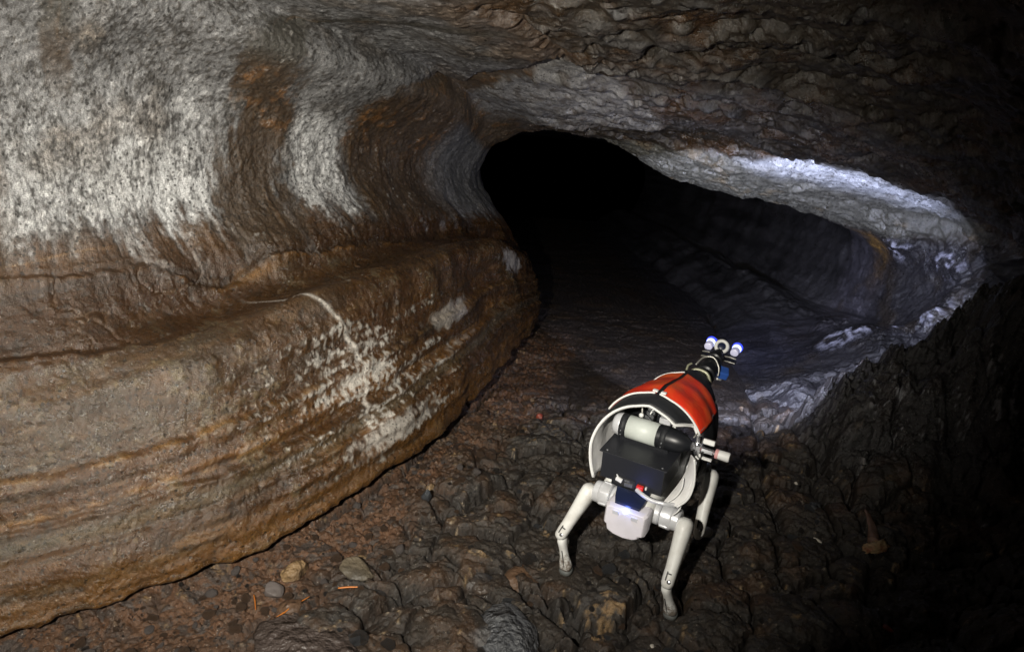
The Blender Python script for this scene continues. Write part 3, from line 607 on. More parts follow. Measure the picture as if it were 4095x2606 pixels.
# trunk
bm = limb([(-.205, 0, .312), (-.19, 0, .314), (-.10, 0, .318), (.10, 0, .322), (.20, 0, .322), (.245, 0, .318)], [.10, .125, .13, .13, .125, .09], [.085, .105, .11, .11, .105, .08], seg=24, pw=4)
trunk = finish(bm, 'trunk', M['shell'], robot); smooth_by_angle(trunk, 50)
bm = bmesh.new()
out = [(-.060, .352), (.052, .352), (.062, .345), (.064, .285), (.056, .281), (.052, .262), (.030, .252), (-.004, .249), (-.034, .254), (-.048, .262), (-.051, .272), (-.064, .276), (-.066, .345)]
vs = [[bm.verts.new((x_, y_ * k, .305 + (z_ - .305) * k)) for y_, z_ in out] for x_, k in ((-.200, 1.0), (-.240, 1.0), (-.252, .90))]
for a_, b_ in zip(vs[:-1], vs[1:]):
    for k in range(len(out)): bm.faces.new((a_[k], a_[(k + 1) % len(out)], b_[(k + 1) % len(out)], b_[k]))
bm.faces.new(vs[0]); bm.faces.new(vs[-1][::-1])
rc = finish(bm, 'rear_cover', M['lilac'], robot, bevel=.002); smooth_by_angle(rc, 30)
finish(box_bm((-.253, .026, .333), (.004, .020, .012)), 'recess', M['metal'], rc, smooth=False, bevel=.001)
finish(box_bm((-.253, -.030, .331), (.004, .020, .012)), 'recess', M['metal'], rc, smooth=False, bevel=.001)
# navy tab over the rear cover with its status lamp
bm = bmesh.new()
q = [(-.196, .050, .377), (-.196, -.047, .374), (-.228, -.044, .366), (-.244, -.038, .356), (-.244, .035, .356), (-.228, .042, .367)]
lo = [bm.verts.new(p) for p in q]; hi = [bm.verts.new((p[0] - .001, p[1], p[2] + .007)) for p in q]
bm.faces.new(lo); bm.faces.new(hi[::-1])
for k in range(6): bm.faces.new((lo[k], lo[(k + 1) % 6], hi[(k + 1) % 6], hi[k]))
tabo = finish(bm, 'rear_tab', M['navy'], robot, smooth=False, bevel=.001)
finish(lathe((-.248, -.002, .347), (-.262, -.002, .343), [(0, .008), (.005, .0075), (.009, .004)], 16), 'status_lamp', M['led'], tabo)
_l = bpy.data.lights.new('status_light', 'POINT'); _l.energy = .045; _l.color = (.12, .22, 1.0); _l.shadow_soft_size = .004
_o = bpy.data.objects.new('status_light', _l); col.objects.link(_o); _o.parent = robot; _o.location = (-.262, -.002, .366)
# legs
KN = {'RL': (-.226, .204, .150), 'RR': (-.252, -.152, .150), 'FR': (.030, -.160, .150), 'FL': (.040, .176, .150)}
HP = {'RL': (-.145, .150, .302), 'RR': (-.145, -.152, .302), 'FR': (.150, -.146, .302), 'FL': (.150, .146, .302)}
def lerp(a, b, t): return tuple(a[i] + (b[i] - a[i]) * t for i in range(3))
for key in ('RL', 'RR', 'FR', 'FL'):
    h_, k_, (fx, fy) = HP[key], KN[key], FEET_DOG[key]; sg = 1 if h_[1] > 0 else -1
    # hip motor: two round housings on the trunk's side
    hx = h_[0]
    bm = lathe((hx, sg * .055, .304), (hx, sg * .2, .304), [(0, .030), (.004, .034), (.020, .034), (.022, .031), (.0235, .029)], 32)
    hip = finish(bm, 'hip_motor', M['metal'], robot); smooth_by_angle(hip)
    bm = lathe((hx, sg * .080, .304), (hx, sg * .2, .304), [(0, .030), (.002, .037), (.030, .038), (.034, .036), (.036, .034), (.052, .033), (.056, .028)], 32)
    h2 = finish(bm, 'motor_drum', M['metal'], hip); smooth_by_angle(h2)
    for a in range(6):
        an = a * math.pi / 3 + .4
        finish(box_bm((hx + math.cos(an) * .0375, sg * .097, .304 + math.sin(an) * .0375), (.006, .022, .004), Euler((0, -an, 0)).to_matrix()), 'motor_rib', M['metal'], hip, smooth=False)
    leg = None
    # thigh
    ts = [-.09, -.05, .0, .12, .3, .5, .7, .86, .95, 1.0, 1.035]
    pth = [lerp(h_, k_, t) for t in ts]
    wd = [.022, .040, .048, .048, .044, .040, .037, .037, .036, .030, .016]; dp = [.032, .058, .072, .072, .060, .050, .043, .043, .042, .036, .020]
    leg = finish(limb(pth, wd, dp, seg=20, pw=2.5), 'leg', M['shell'], robot)
    leg.name = 'leg'
    # knee hardware: dark slot and pivot plate on the back and outer side
    d = (Vector(k_) - Vector(h_)).normalized(); s = Vector((0, 1, 0)); s = (s - d * s.dot(d)).normalized(); f = d.cross(s)
    if f.x > 0: f = -f
    rot = Matrix((s, f, d)).transposed()
    p = Vector(lerp(h_, k_, .84)) + f * .0215 + s * .004
    finish(box_bm(p, (.0032, .006, .026), rot), 'slot', M['slot'], leg, smooth=False)
    p = Vector(lerp(h_, k_, .80)) + f * .0215 - s * .002
    finish(box_bm(p, (.012, .004, .0035), rot), 'slot', M['slot'], leg, smooth=False)
    p = Vector(lerp(h_, k_, .92)) + f * .0205 - s * .006
    finish(lathe(p - f * .003, p + f * .01, [(0, .006), (.004, .006), (.005, .004)], 14), 'bolt', M['chrome'], leg)
    # lower leg: fork at the knee, thin shank, flared ankle, rubber foot
    ft = (fx, fy, .020); kk = (k_[0] + .010, k_[1] - sg * .004, k_[2] - .006)
    ts = [-.05, .0, .08, .22, .40, .60, .76, .90, 1.0]
    pth = [lerp(kk, ft, t) for t in ts]
    wd = [.012, .024, .028, .025, .024, .027, .035, .042, .039]; dp = [.014, .028, .036, .032, .028, .028, .032, .036, .033]
    shk = finish(limb(pth, wd, dp, seg=18, pw=2.5), 'shank', M['shell'], leg)
    dd = (Vector(ft) - Vector(kk)).normalized(); s2 = Vector((0, 1, 0)); s2 = (s2 - dd * s2.dot(dd)).normalized(); f2 = dd.cross(s2)
    if f2.x > 0: f2 = -f2
    rot2 = Matrix((s2, f2, dd)).transposed()
    finish(box_bm(Vector(lerp(kk, ft, .62)) + f2 * .0155 - s2 * .003 * sg, (.0016, .004, .075), rot2), 'seam', M['slot'], leg, smooth=False)
    bm = limb([(fx, fy, .022), (fx + .001, fy, .014), (fx + .002, fy, .006), (fx + .002, fy, -.001)], [.040, .043, .040, .024], [.036, .043, .041, .026], side=(0, 1, 0), seg=18)
    finish(bm, 'foot_pad', M['rubber'], leg)

# equipment box on the back
bx = finish(box_bm((-.105, .017, .430), (.158, .190, .086)), 'equipment_box', M['boxm'], robot, smooth=False, bevel=.0015)
lid = finish(box_bm((-.104, .017, .4755), (.176, .206, .0035)), 'box_lid', M['boxm'], bx, smooth=False, bevel=.0008)
for a, b in ((-.180, .100), (-.180, -.070), (-.030, .104), (-.030, -.070)):
    finish(lathe((a, b, .4770), (a, b, .49), [(0, .0032), (.002, .0030), (.0026, .0018)], 10), 'screw', M['chrome'], bx)
# connector window with a silver plug and card
finish(box_bm((-.1850, .034, .396), (.003, .066, .026)), 'connector_window', M['slot'], bx, smooth=False)
bm = box_bm((-.1885, .050, .400), (.009, .020, .012), Euler((.25, 0, 0)).to_matrix()); box_bm((-.1885, .056, .4105), (.004, .010, .003), Euler((.9, 0, 0)).to_matrix(), bm)
finish(bm, 'plug', M['piping'], bx, smooth=False, bevel=.001)
bm = box_bm((-.188, .020, .391), (.006, .026, .011), Euler((-.1, 0, 0)).to_matrix()); box_bm((-.187, .026, .402), (.004, .016, .005), None, bm)
finish(bm, 'circuit_card', M['chrome'], bx, smooth=False, bevel=.0008)
sw = finish(box_bm((-.190, -.016, .394), (.012, .021, .019)), 'rocker_switch', M['redsw'], bx, smooth=False, bevel=.002)
finish(box_bm((-.1965, -.014, .391), (.003, .008, .008)), 'switch_mark', M['pink'], sw, smooth=False)
finish(box_bm((-.187, -.0330, .399), (.006, .0045, .008)), 'indicator', M['piping'], bx, smooth=False)
finish(box_bm((-.10, .017, .3775), (.15, .12, .020)), 'box_mount', M['black'], bx, smooth=False)

# gas cylinder lying across, with straps, label and regulator
cx, cz = -.070, .512
cyl = finish(lathe((cx, .128, cz), (cx, -.12, cz), [(0, .010), (.004, .024), (.012, .031), (.024, .0345), (.180, .0345), (.200, .0335), (.222, .027), (.238, .016), (.244, .011)], 36), 'gas_cylinder', M['black'], robot); smooth_by_angle(cyl, 60)
finish(lathe((cx, .1285, cz), (cx, -.12, cz), [(-.001, .008), (.003, .0245), (.011, .0318), (.024, .0352), (.029, .0352)], 36), 'end_cap', M['metal'], cyl)
finish(lathe((cx, .080, cz), (cx, -.12, cz), [(0, .0348), (0.0002, .0356), (.093, .0356), (.0932, .0348)], 40), 'paper_label', M['label'], cyl)
for yy in (.092, -.034):
    stp = finish(lathe((cx, yy + .009, cz), (cx, yy - .01, cz), [(0, .0348), (.0002, .0362), (.018, .0362), (.0182, .0348)], 36), 'strap', M['cloth'], cyl)
    for zz in (.004, .016):
        finish(lathe((cx - .0345, yy, cz - zz + .002), (cx - .05, yy, cz - zz + .002), [(0, .0022), (.0035, .0020), (.004, .001)], 8), 'snap', M['chrome'], stp)
finish(box_bm((cx, .02, .480), (.05, .15, .012)), 'cradle', M['black'], cyl, smooth=False)
reg = finish(lathe((cx, -.112, cz), (cx, -.3, cz), [(0, .0115), (.006, .0135), (.010, .009), (.016, .009), (.018, .0155), (.030, .0155), (.034, .010), (.050, .0085), (.066, .0085), (.068, .006), (.078, .006)], 8), 'regulator', M['chrome'], robot); smooth_by_angle(reg, 25)
finish(lathe((cx, -.130, cz - .028), (cx, -.130, cz + .05), [(0, .006), (.012, .006), (.014, .009), (.044, .009), (.046, .0055), (.064, .0055)], 12), 'cross_valve', M['chrome'], reg)
finish(box_bm((cx + .016, -.160, cz + .020), (.022, .034, .016), Euler((0, .4, 0)).to_matrix()), 'gauge_block', M['piping'], reg, smooth=False, bevel=.003)
finish(box_bm((cx - .012, -.166, cz - .020), (.010, .028, .006)), 'lever', M['piping'], reg, smooth=False, bevel=.001)
finish(box_bm((cx - .016, -.138, cz - .026), (.014, .014, .012), Euler((.5, .3, 0)).to_matrix()), 'side_port', M['piping'], reg, smooth=False, bevel=.002)
kb = finish(lathe((cx, -.186, cz), (cx, -.3, cz), [(0, .009), (.002, .0135), (.036, .0145), (.040, .012)], 20), 'valve_knob', M['piping'], robot); smooth_by_angle(kb, 40)
finish(lathe((cx, -.184, cz), (cx, -.3, cz), [(0, .010), (.001, .0142), (.010, .0142), (.011, .010)], 20), 'knob_ring', M['pink'], kb)

# electronics under the hood, ahead of the cylinder
bm = box_bm((.02, .045, .500), (.05, .03, .060)); box_bm((.03, .010, .520), (.04, .022, .050), None, bm)
ek = finish(bm, 'sensor_stack', M['black'], robot, smooth=False, bevel=.001)
for k in range(6):
    finish(box_bm((.000 - .004 * (k % 2), .040 - .0015 * k, .520 + .0075 * k), (.030, .026, .003), Euler((.5, .1, 0)).to_matrix()), 'fin', M['chrome'], ek, smooth=False)
finish(box_bm((-.002, -.012, .532), (.030, .034, .018)), 'bracket', M['metal'], ek, smooth=False, bevel=.001)
finish(box_bm((-.004, -.040, .530), (.008, .010, .052)), 'bracket', M['piping'], ek, smooth=False, bevel=.001)
finish(box_bm((-.010, -.030, .508), (.010, .05, .008)), 'bracket', M['piping'], ek, smooth=False, bevel=.001)
finish(lathe((-.010, .062, .530), (-.03, .062, .535), [(0, .007), (.012, .007), (.014, .003)], 12), 'cable_gland', M['piping'], ek)
finish(tube(smooth_path([(-.01, .062, .530), (.0, .066, .556), (.02, .05, .575), (.03, .02, .570), (.02, .0, .54)]), .003), 'cable', M['cable'], ek)
finish(tube(smooth_path([(-.02, .035, .545), (-.005, .02, .572), (.01, -.01, .565), (.0, -.03, .55)]), .0022), 'cable', M['piping'], ek)

# fabric hood: arches along the body (x, centre y, half width, bottom z, top z, rake of the bottoms)
HOOD = np.array([(-.100, .018, .150, .350, .610, -.050), (-.060, .014, .152, .350, .622, -.030), (.00, .008, .158, .360, .626, 0), (.070, .004, .152, .350, .618, 0), (.140, .000, .138, .345, .604, .01),
                 (.200, -.002, .118, .35, .600, .02), (.255, -.005, .092, .36, .592, .02), (.305, -.008, .064, .40, .570, .01), (.340, -.010, .044, .44, .556, 0)])
def hood_pt(t, a, off=0.0):
    """t 0..8 along, a 0..1 from left bottom over the ridge to the right bottom"""
    x, c, w, zb, zt, rk = spline(HOOD, np.array([t]))[0]
    th = math.pi * (-.17 + 1.34 * a); cs, sn = math.cos(th), math.sin(th)
    zc = zb + .42 * (zt - zb)
    yy = cs * (w + off); hz = max(sn, 0) if sn > 0 else 0
    zz = zc + (sn * (zt - zc + off) if sn > 0 else sn * (zc - zb) / .509)
    crease = .006 * max(0, 1 - abs(a - .5) / .06)
    rp = .003 * math.sin(9 * a + 3 * t) * math.sin(2.3 * t)
    return (x + rk * (1 - hz), c + yy + rp * cs, zz + crease + rp * .6)
def rim_t(a): return 1.35 * min(1, max(0, (a - .64) / .07)) ** 1.0
def hood_sheet(t0, t1, a0, a1, off, nt_=24, na=40, th=.0025, wave=0.0, curve=None):
    bm = bmesh.new(); g = []
    for i in range(nt_ + 1):
        row = []
        for k in range(na + 1):
            a = a0 + (a1 - a0) * k / na
            lo_, hi_ = (t0, t1) if curve is None else curve(a)
            t = lo_ + (hi_ - lo_) * i / nt_
            w_ = wave * math.sin(17 * a + 2.1 * t) * math.sin(1.9 * t + 8 * a)
            row.append(bm.verts.new(hood_pt(t, a, off + w_)))
        g.append(row)
    for i in range(nt_):
        for k in range(na): bm.faces.new((g[i][k], g[i + 1][k], g[i + 1][k + 1], g[i][k + 1]))
    return bm
def add_solid(o, th):
    s = o.modifiers.new('s', 'SOLIDIFY'); s.thickness = th; s.offset = 0
hood = finish(hood_sheet(0, 0, 0, 1, 0.0, 50, 64, curve=lambda a: (.2 + rim_t(a), 8)), 'hood', M['cloth'], robot); add_solid(hood, .003)
lin = finish(hood_sheet(0, 0, 0, 1, -.006, 24, 64, curve=lambda a: (rim_t(a), 3.0)), 'hood_lining', M['lining'], hood); add_solid(lin, .002)
rimo = finish(tube([hood_pt(rim_t(k / 80), k / 80, -.002) for k in range(81)], .0036, 8), 'hood_rim', M['piping'], hood)
# red panels either side of the ridge, each edged in white
def redcurve(a):   # rear edge bows towards the ridge, front edge slopes
    s_ = abs(a - .5) / .5
    return (1.25 + .25 * s_, 4.85 - .45 * s_)
for nm, a0, a1 in (('left', .235, .489), ('right', .509, .755)):
    r_ = finish(hood_sheet(0, 0, a0, a1, .0045, 26, 26, curve=redcurve, wave=.0022), 'red_panel', M['red'], hood); add_solid(r_, .002)
    edge = [hood_pt(redcurve(a0 + (a1 - a0) * k / 24)[0] - .05, a0 + (a1 - a0) * k / 24, .006) for k in range(25)]
    finish(tube(edge, .0032, 8), 'panel_piping', M['piping'], r_)
    if nm == 'left':
        edge = [hood_pt(redcurve(a0 + (a1 - a0) * k / 24)[1] + .05, a0 + (a1 - a0) * k / 24, .006) for k in range(25)]
        finish(tube(edge, .0022, 8), 'panel_piping', M['piping'], r_)
for aa, tt in ((.482, 1.42), (.520, 1.40)):
    finish(box_bm(hood_pt(tt, aa, .008), (.012, .016, .006)), 'strap_end', M['piping'], hood, smooth=False, bevel=.002)
finish(tube([hood_pt(t, .745, .004) for t in np.linspace(.9, 5.2, 20)], .0020, 6), 'side_seam', M['cable'], hood)
# lower right flap turned out of the hood, pale grey with a white edge
fl_o = [(-.150, -.146, .520), (-.152, -.154, .480), (-.160, -.158, .440), (-.178, -.152, .405), (-.195, -.130, .380)]
fl_i = [(-.118, -.128, .512), (-.125, -.124, .465), (-.140, -.113, .425), (-.165, -.100, .398), (-.192, -.088, .376)]
bm = bmesh.new(); A_ = [bm.verts.new(p) for p in smooth_path(fl_o, 5)]; B_ = [bm.verts.new(p) for p in smooth_path(fl_i, 5)]
Cc = [bm.verts.new(tuple(Vector(a).lerp(Vector(b), .5) + Vector((.010, 0, -.006)))) for a, b in zip(smooth_path(fl_o, 5), smooth_path(fl_i, 5))]
for k in range(len(A_) - 1): bm.faces.new((A_[k], A_[k + 1], Cc[k + 1], Cc[k])); bm.faces.new((Cc[k], Cc[k + 1], B_[k + 1], B_[k]))
flap = finish(bm, 'hood_flap', M['lining'], hood); add_solid(flap, .003)
finish(tube(smooth_path(fl_o, 5), .0035, 8), 'flap_piping', M['piping'], flap)
finish(tube(smooth_path([(-.150, -.125, .450), (-.165, -.128, .425), (-.180, -.118, .400), (-.200, -.098, .384)], 5), .0022, 6), 'flap_piping', M['piping'], flap)
finish(tube(smooth_path([(-.150, -.150, .445), (-.175, -.135, .365), (-.190, -.120, .345)], 5), .0018, 6), 'tie_cord', M['piping'], flap)
finish(tube(smooth_path([(-.180, -.122, .374), (-.204, -.098, .383), (-.208, -.060, .382), (-.204, -.030, .387), (-.196, -.008, .392)], 6), [.0065] * 25, 12), 'guard_rail', M['metal'], robot)

# neck: black jointed arm rising to the head, with silver hoses
bm = lathe((.315, -.010, .500), (.60, -.018, .560), [(0, .040), (.02, .043), (.045, .040), (.050, .031), (.095, .030), (.100, .036), (.130, .036), (.134, .027), (.19, .025), (.194, .030), (.215, .030), (.218, .016), (.25, .016)], 28)
nk = finish(bm, 'neck', M['black'], robot); smooth_by_angle(nk, 30)
finish(tube(smooth_path([(.335, .030, .540), (.345, .005, .562), (.345, -.035, .556), (.34, -.052, .52)]), .0055, 10), 'collar_band', M['brass'], nk)
finish(tube(smooth_path([(.42, .026, .545), (.46, .012, .562), (.47, -.02, .566), (.46, -.045, .54), (.45, -.05, .51)]), .0032, 8), 'hose', M['cable'], nk)
finish(tube(smooth_path([(.34, .036, .540), (.36, .038, .56), (.375, .03, .566)]), .004, 8), 'hose', M['brass'], nk)
finish(tube(smooth_path([(.45, -.048, .50), (.48, -.055, .485), (.50, -.05, .48)]), .004, 8), 'hose', M['piping'], nk)
finish(box_bm((.50, -.055, .505), (.040, .036, .030), Euler((.2, -.3, .3)).to_matrix()), 'blue_battery', M['blue'], nk, smooth=False, bevel=.004)
finish(lathe((.302, .050, .545), (.302, .060, .552), [(0, .0055), (.005, .005), (.007, .002)], 10), 'buckle', M['piping'], nk)
# head: double plate, camera ring and two lamps
HX, HY, HZ = HEAD_X, -.018, .556
hp_ = finish(box_bm((HX - .034, HY, HZ - .030), (.020, .128, .004), Euler((0, -.25, 0)).to_matrix()), 'head_plate', M['black'], robot, smooth=False, bevel=.001)
finish(box_bm((HX - .024, HY, HZ - .016), (.020, .118, .004), Euler((0, -.25, 0)).to_matrix()), 'head_plate', M['black'], hp_, smooth=False, bevel=.001)
for zz, xx in ((-.0285, -.046), (-.0145, -.036)):
    for s_ in (-1, 1):
        finish(tube(smooth_path([(HX + xx, HY + s_ * .018, HZ + zz), (HX + xx - .002, HY + s_ * .040, HZ + zz + .002), (HX + xx, HY + s_ * .062, HZ + zz - .001)]), .0022, 6), 'plate_edge', M['cable'], hp_)
finish(box_bm((HX - .020, HY, HZ - .020), (.030, .030, .022)), 'head_block', M['black'], hp_, smooth=False, bevel=.003)
finish(box_bm((HX - .044, HY + .004, HZ - .012), (.012, .014, .014)), 'head_block', M['metal'], hp_, smooth=False, bevel=.002)
n_ = Vector((-.80, -.20, .62)).normalized(); rp_ = Vector((HX - .016, HY, HZ + .012)); x_, y_, _ = frame(n_)
bm = bmesh.new(); R0, r0 = .0205, .0065; g = []
for k in range(40):
    a = 2 * math.pi * k / 40; c_ = rp_ + (x_ * math.cos(a) + y_ * math.sin(a)) * R0; e_ = (x_ * math.cos(a) + y_ * math.sin(a))
    g.append([bm.verts.new(c_ + e_ * (r0 * math.cos(b)) + n_ * (r0 * 1.2 * math.sin(b))) for b in (2 * math.pi * q / 12 for q in range(12))])
for k in range(40):
    for q in range(12): bm.faces.new((g[k][q], g[(k + 1) % 40][q], g[(k + 1) % 40][(q + 1) % 12], g[k][(q + 1) % 12]))
finish(bm, 'camera_ring', M['piping'], robot)
finish(lathe(rp_ - n_ * .014, rp_, [(0, .014), (.010, .016), (.016, .015), (.018, .011)], 24), 'camera', M['navy'], robot)
for sy in (.030, -.066):
    b0 = Vector((HX - .006, sy, HZ)); dr = Vector((.93, 0, .10)).normalized()
    lp = finish(lathe(b0 - dr * .014, b0 + dr, [(0, .010), (.003, .0145), (.022, .0155), (.026, .0145)], 24), 'head_lamp', M['lampbody'], robot); smooth_by_angle(lp)
    finish(lathe(b0 + dr * .0125, b0 + dr, [(0, .0130), (.006, .0130), (.007, .0166), (.016, .0166), (.020, .013)], 24), 'lamp_lens', M['lens'], lp)
    finish(lathe(b0 + dr * .0290, b0 + dr, [(0, .0175), (.003, .0195), (.010, .0195), (.011, .0150)], 24, cap=False), 'lamp_bezel', M['glow'], lp)

# ------------------------------------------------------------------ loose things on the floor
def stone_mesh(name, seed, size, m, rough=.22, sub=3, flat=0.0, freq=1.6):
    """a rounded, chipped stone about 1 m across, scaled per object"""
    bm = bmesh.new(); bmesh.ops.create_icosphere(bm, subdivisions=sub, radius=.5)
    Q = np.array([v_.co[:] for v_ in bm.verts])
    rng = np.random.default_rng(seed)
    for _ in range(13):                                    # flat facets cut by planes
        n_ = rng.normal(size=3); n_ /= np.linalg.norm(n_); d_ = .27 + .13 * rng.random()
        e = Q @ n_ - d_; Q = Q - np.outer(np.maximum(e, 0) * .85, n_)
    Q = Q * (1 + rough * .5 * fbm(Q + seed * 3.1, freq, 3, seed)[:, None] + rough * .22 * fbm(Q + seed, freq * 6, 3, seed)[:, None])
    Q = Q * np.array(size)
    for v_, q in zip(bm.verts, Q): v_.co = q
    me = bpy.data.meshes.new(name); bm.to_mesh(me); bm.free(); me.shade_smooth(); me.materials.append(m); return me
def stone_mat(name, c, c2, rough=.55, bump=.02, scale=9.0):
    m = mat(name, c, rough, 0, bump=bump, bscale=scale * 2.2, var=.9, vcol=c2, vscale=scale); return m
SM = dict(tan=stone_mat('tan_stone', (.24, .155, .075), (.09, .058, .034), .6, .05), grey=stone_mat('grey_stone', (.115, .098, .092), (.08, .065, .055), .6, .01),
          brown=stone_mat('brown_stone', (.11, .062, .034), (.055, .038, .027), .55, .03), dark=stone_mat('dark_stone', (.038, .036, .036), (.07, .045, .026), .45, .04),
          blue=stone_mat('slate_stone', (.045, .050, .056), (.03, .03, .032), .45, .02), white=stone_mat('white_stone', (.62, .58, .50), (.4, .35, .28), .5, .02),
          red=stone_mat('red_stone', (.24, .045, .022), (.12, .03, .02), .5, .02), slab=stone_mat('slab_stone', (.085, .088, .094), (.050, .048, .048), .42, .05, 14),
          bould=stone_mat('boulder_stone', (.072, .055, .048), (.040, .030, .024), .42, .04, 12), olive=stone_mat('olive_stone', (.13, .105, .070), (.05, .048, .045), .55, .03))
def stone(name, label, cat, x, y, size, m, rz=0, tilt=(0, 0), sink=.35, seed=1, rough=.22, sub=4, group=None):
    o = bpy.data.objects.new(name, stone_mesh(name, seed, size, SM[m], rough, sub)); col.objects.link(o)
    o.location = (x, y, ground_z(x, y) + size[2] * (.5 - sink)); o.rotation_euler = (tilt[0], tilt[1], rz)
    o['label'] = label; o['category'] = cat
    if group: o['group'] = group
    o['kind'] = 'thing'
    return o
stone('stone', 'knobbly pale tan stone, brightest on the rubble at the foot of the left bank', 'stone', -.634, 1.83, (.095, .055, .070), 'tan', .75, (.1, -.25), .2, 3, .5)
stone('stone', 'smooth mid-grey stone lying against the knobbly pale tan stone', 'stone', -.672, 1.745, (.075, .070, .050), 'grey', .3, (.1, .2), .3, 5, .12)
stone('stone', 'flat olive-brown stone with a dark rim, right of the pale tan stone', 'stone', -.440, 1.855, (.125, .105, .055), 'olive', -.3, (0, .15), .35, 8, .25)
stone('stone', 'rusty brown stone just below the smooth grey one', 'stone', -.600, 1.680, (.080, .070, .050), 'brown', .5, (.1, 0), .45, 11, .2)
stone('stone', 'upright wedge of dark slate-blue stone on the reddish rubble', 'stone', -.270, 2.235, (.040, .035, .075), 'blue', .4, (.1, .2), .25, 13, .3)
stone('stone', 'tiny round white stone at the bottom edge below the robot', 'stone', .457, 1.620, (.014, .013, .012), 'white', 0, (0, 0), .1, 14, .1, 3)
stone('stone', 'tiny white stone alone on the dark floor right of the robot', 'stone', 1.163, 2.504, (.012, .018, .012), 'white', .4, (0, 0), .1, 15, .2, 3)
stone('stone', 'glinting grey stone on the dark floor right of the robot', 'stone', 1.169, 2.33, (.055, .075, .030), 'slab', -.6, (0, 0), .35, 16, .4)
stone('stone', 'small pale sliver of stone left of the wood fragment', 'stone', 1.129, 2.160, (.045, .010, .012), 'white', -.9, (0, 0), .2, 17, .2, 3)
stone('stone', 'small brick-red stone in the dim passage left of the robot hood', 'stone', .156, 3.02, (.035, .030, .045), 'red', .2, (0, 0), .3, 18, .2, 3)
stone('stone', 'small rusty red stone at the lower right, near the picture edge', 'stone', 1.187, 1.75, (.045, .022, .018), 'red', -.8, (0, 0), .4, 28, .2, 3)
stone('rock_slab', 'smooth blue-grey rock slab sloping at the bottom, left of the robot', 'rock', .040, 1.640, (.20, .30, .075), 'slab', .55, (.05, .16), .50, 21, .25, 5)
stone('rock_slab', 'broad purple-brown rock hump at the bottom edge with pale flecks', 'rock', -.470, 1.500, (.42, .30, .08), 'bould', -.25, (.05, .05), .55, 23, .34, 5)
stone('rock_slab', 'dark rounded rock plate left of the robot, under its rear left foot', 'rock', -.05, 1.885, (.17, .12, .055), 'dark', -.2, (0, .05), .50, 25, .3, 5)
stone('rock_slab', 'reddish brown rounded rock plate directly left of the rear left foot', 'rock', .095, 1.905, (.15, .13, .05), 'brown', .2, (0, 0), .55, 26, .25, 5)

# small stones that nothing tells apart, one mesh per shape, copied
def scatter(protos, n, region, smin, smax, label, group, sink=.35, seed=5, flat=.7):
    rng = random.Random(seed); k = 0; tries = 0
    while k < n and tries < n * 60:
        tries += 1
        x, y = region(rng)
        if x is None: continue
        if any((x - fx) ** 2 + (y - fy) ** 2 < .06 ** 2 for fx, fy in FEET): continue
        o = bpy.data.objects.new('pebble' if smax < .05 else 'cobble', protos[rng.randrange(len(protos))]); col.objects.link(o)
        s = smin * (smax / smin) ** (rng.random() ** 1.6)
        o.scale = (s * rng.uniform(.8, 1.3), s * rng.uniform(.7, 1.1), s * rng.uniform(.5, .85) * flat / .7)
        o.rotation_euler = (rng.uniform(-.3, .3), rng.uniform(-.3, .3), rng.uniform(0, 6.28))
        o.location = (x, y, ground_z(x, y) + o.scale[2] * (.5 - sink))
        tint = next(t for t in ('brown', 'grey', 'dark', 'slab') if o.data.materials[0].name.startswith(t))
        o['label'] = label(x, y, {'slab': 'bluish grey'}.get(tint, tint)); o['category'] = 'stone'; o['group'] = group; k += 1
PB = [stone_mesh('pebble', 40 + q, (1, 1, 1), SM[mm], .25, 2) for q, mm in enumerate(('brown', 'brown', 'brown', 'grey', 'dark', 'brown'))]
CB = [stone_mesh('cobble', 60 + q, (1, 1, 1), SM[mm], .35, 3) for q, mm in enumerate(('dark', 'dark', 'dark', 'brown', 'slab'))]
fw_ = [(-1.20, 1.45), (-1.05, 1.66), (-.80, 1.93), (-.52, 2.28), (-.28, 2.72), (-.10, 3.3)]
def region_foot(rng):
    i = rng.randrange(len(fw_) - 1); t = rng.random(); a, b = fw_[i], fw_[i + 1]
    x = a[0] + (b[0] - a[0]) * t; y = a[1] + (b[1] - a[1]) * t; d = .04 + .34 * rng.random() ** 1.2
    nx, ny = (b[1] - a[1]), -(b[0] - a[0]); l_ = math.hypot(nx, ny)
    x += nx / l_ * d; y += ny / l_ * d
    return (x, y) if y > 1.42 else (None, None)
def region_lumps(rng):
    x, y = rng.uniform(-.45, 1.15), rng.uniform(1.5, 2.5)
    return (x, y)
def lab_foot(x, y, t):
    z = ('in the rubble beside the pale tan stone and orange needles' if x < -.45 and y < 1.95 and x > -.80 else 'at the foot of the bank near the left edge' if x <= -.80 else
         'at the foot of the bank below its white crust' if y < 2.35 else 'at the foot of the bank where it turns into the passage')
    return 'small %s stone %s' % (t, z)
def lab_lump(x, y, t):
    z = ('in the floor between the bank and the robot' if x < .12 and y > 1.95 else 'in the floor left of the robot, bottom edge' if x < .12 else 'in the floor under and behind the robot' if x < .62 else 'in the dim floor right of the robot')
    return '%s lava cobble half sunk %s' % (t, z)
scatter(PB, 285, region_foot, .009, .046, lab_foot, 'small stones along the foot of the bank', .30, 5)
scatter(CB, 110, region_lumps, .022, .070, lab_lump, 'dark cobbles around the robot', .46, 9, .55)

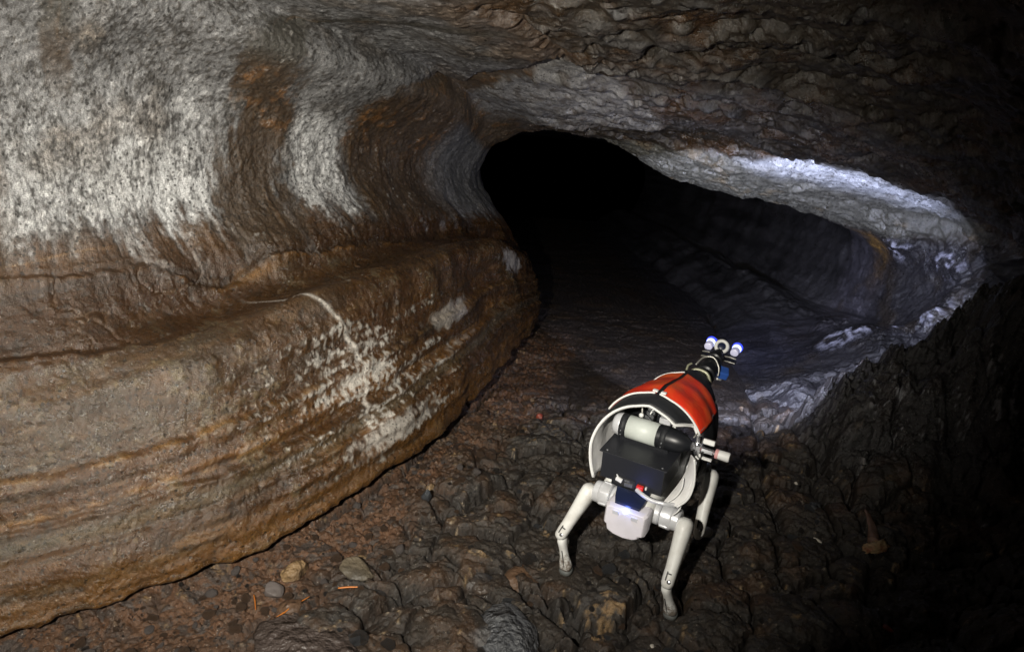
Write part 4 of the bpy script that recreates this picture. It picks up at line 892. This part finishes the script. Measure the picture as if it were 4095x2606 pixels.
# fallen pine needles
def needle(label, pts, r=.0014):
    za = max(ground_z(pts[0][0], pts[0][1]), ground_z(pts[-1][0], pts[-1][1])) + .008; zs = [za + (p[2] if len(p) > 2 else 0) * .3 for p in pts]
    bm = tube(smooth_path([(p[0], p[1], z) for p, z in zip(pts, zs)], 6), [r * (.5 + .5 * math.sin(math.pi * min(1, .15 + k / (6 * (len(pts) - 1)) * .8))) for k in range(6 * (len(pts) - 1) + 1)], 6)
    o = finish(bm, 'pine_needle', M['needle']); o['label'] = label; o['category'] = 'needle'; o['group'] = 'fallen orange pine needles'
M['needle'] = mat('dry_needle', (.52, .17, .025), .45, 0, var=.4, vcol=(.35, .10, .02))
needle('short straight orange needle below the flat olive-brown stone', [(-.478, 1.762), (-.445, 1.768, .004), (-.412, 1.772)], .0028)
needle('short upright orange needle left of the rusty brown stone', [(-.722, 1.725, .006), (-.710, 1.70, .006), (-.697, 1.668)], .0022)
needle('long orange needle, the left arm of the V at the bottom', [(-.645, 1.582), (-.612, 1.64, .008), (-.585, 1.690, .012)], .0020)
needle('long orange needle crossing the V of needles, reaching furthest right', [(-.652, 1.600), (-.605, 1.665, .010), (-.555, 1.727, .008)], .0018)

# broken piece of wood on the right of the floor: tapering stick and a crusty split root end
wx, wy = 1.285, 2.10
wz = ground_z(1.29, 2.12)
M['wood'] = mat('old_wood', (.24, .14, .10), .6, 0, bump=.004, bscale=60, var=.7, vcol=(.08, .05, .035), vscale=30)
M['wood_end'] = mat('pale_wood_end', (.40, .28, .15), .6, 0, bump=.006, bscale=50, var=.9, vcol=(.26, .07, .03), vscale=35)
wood = empty('wood_fragment', (wx, wy, wz), 'broken pinkish brown wood piece with a pale split end, lying right of the robot', 'wood')
pth = smooth_path([(.055, .190, .022), (.048, .15, .024), (.036, .10, .024), (.020, .045, .026), (.004, .0, .026)], 5)
bm = limb(pth, [.006 + .038 * (k / 20) ** .8 for k in range(21)], [.006 + .022 * (k / 20) for k in range(21)], side=(1, .3, 0), seg=14, pw=2.2)
Q = np.array([v_.co[:] for v_ in bm.verts]); dn = fbm(Q, (60, 14, 60), 3, 77)
for v_, k in zip(bm.verts, dn): v_.co.x += .005 * k; v_.co.z += .004 * k
finish(bm, 'stick', M['wood'], wood)
bm = bmesh.new(); bmesh.ops.create_icosphere(bm, subdivisions=4, radius=.5)
Q = np.array([v_.co[:] for v_ in bm.verts]); Q *= (1 + .35 * fbm(Q, 3.0, 3, 78) + .35 * fbm(Q, 9, 3, 79))[:, None]; Q = Q * (.095, .046, .034)
for v_, q in zip(bm.verts, Q): v_.co = q
bmesh.ops.transform(bm, matrix=Matrix.Translation((.0, -.022, .020)) @ Matrix.Rotation(.28, 4, 'Z'), verts=bm.verts)
finish(bm, 'split_end', M['wood_end'], wood)
bm = limb([(-.012, -.03, .03), (.012, -.016, .036), (.040, .004, .038)], [.006, .012, .004], [.006, .010, .004], seg=10)
finish(bm, 'splinter', M['wood_end'], wood)
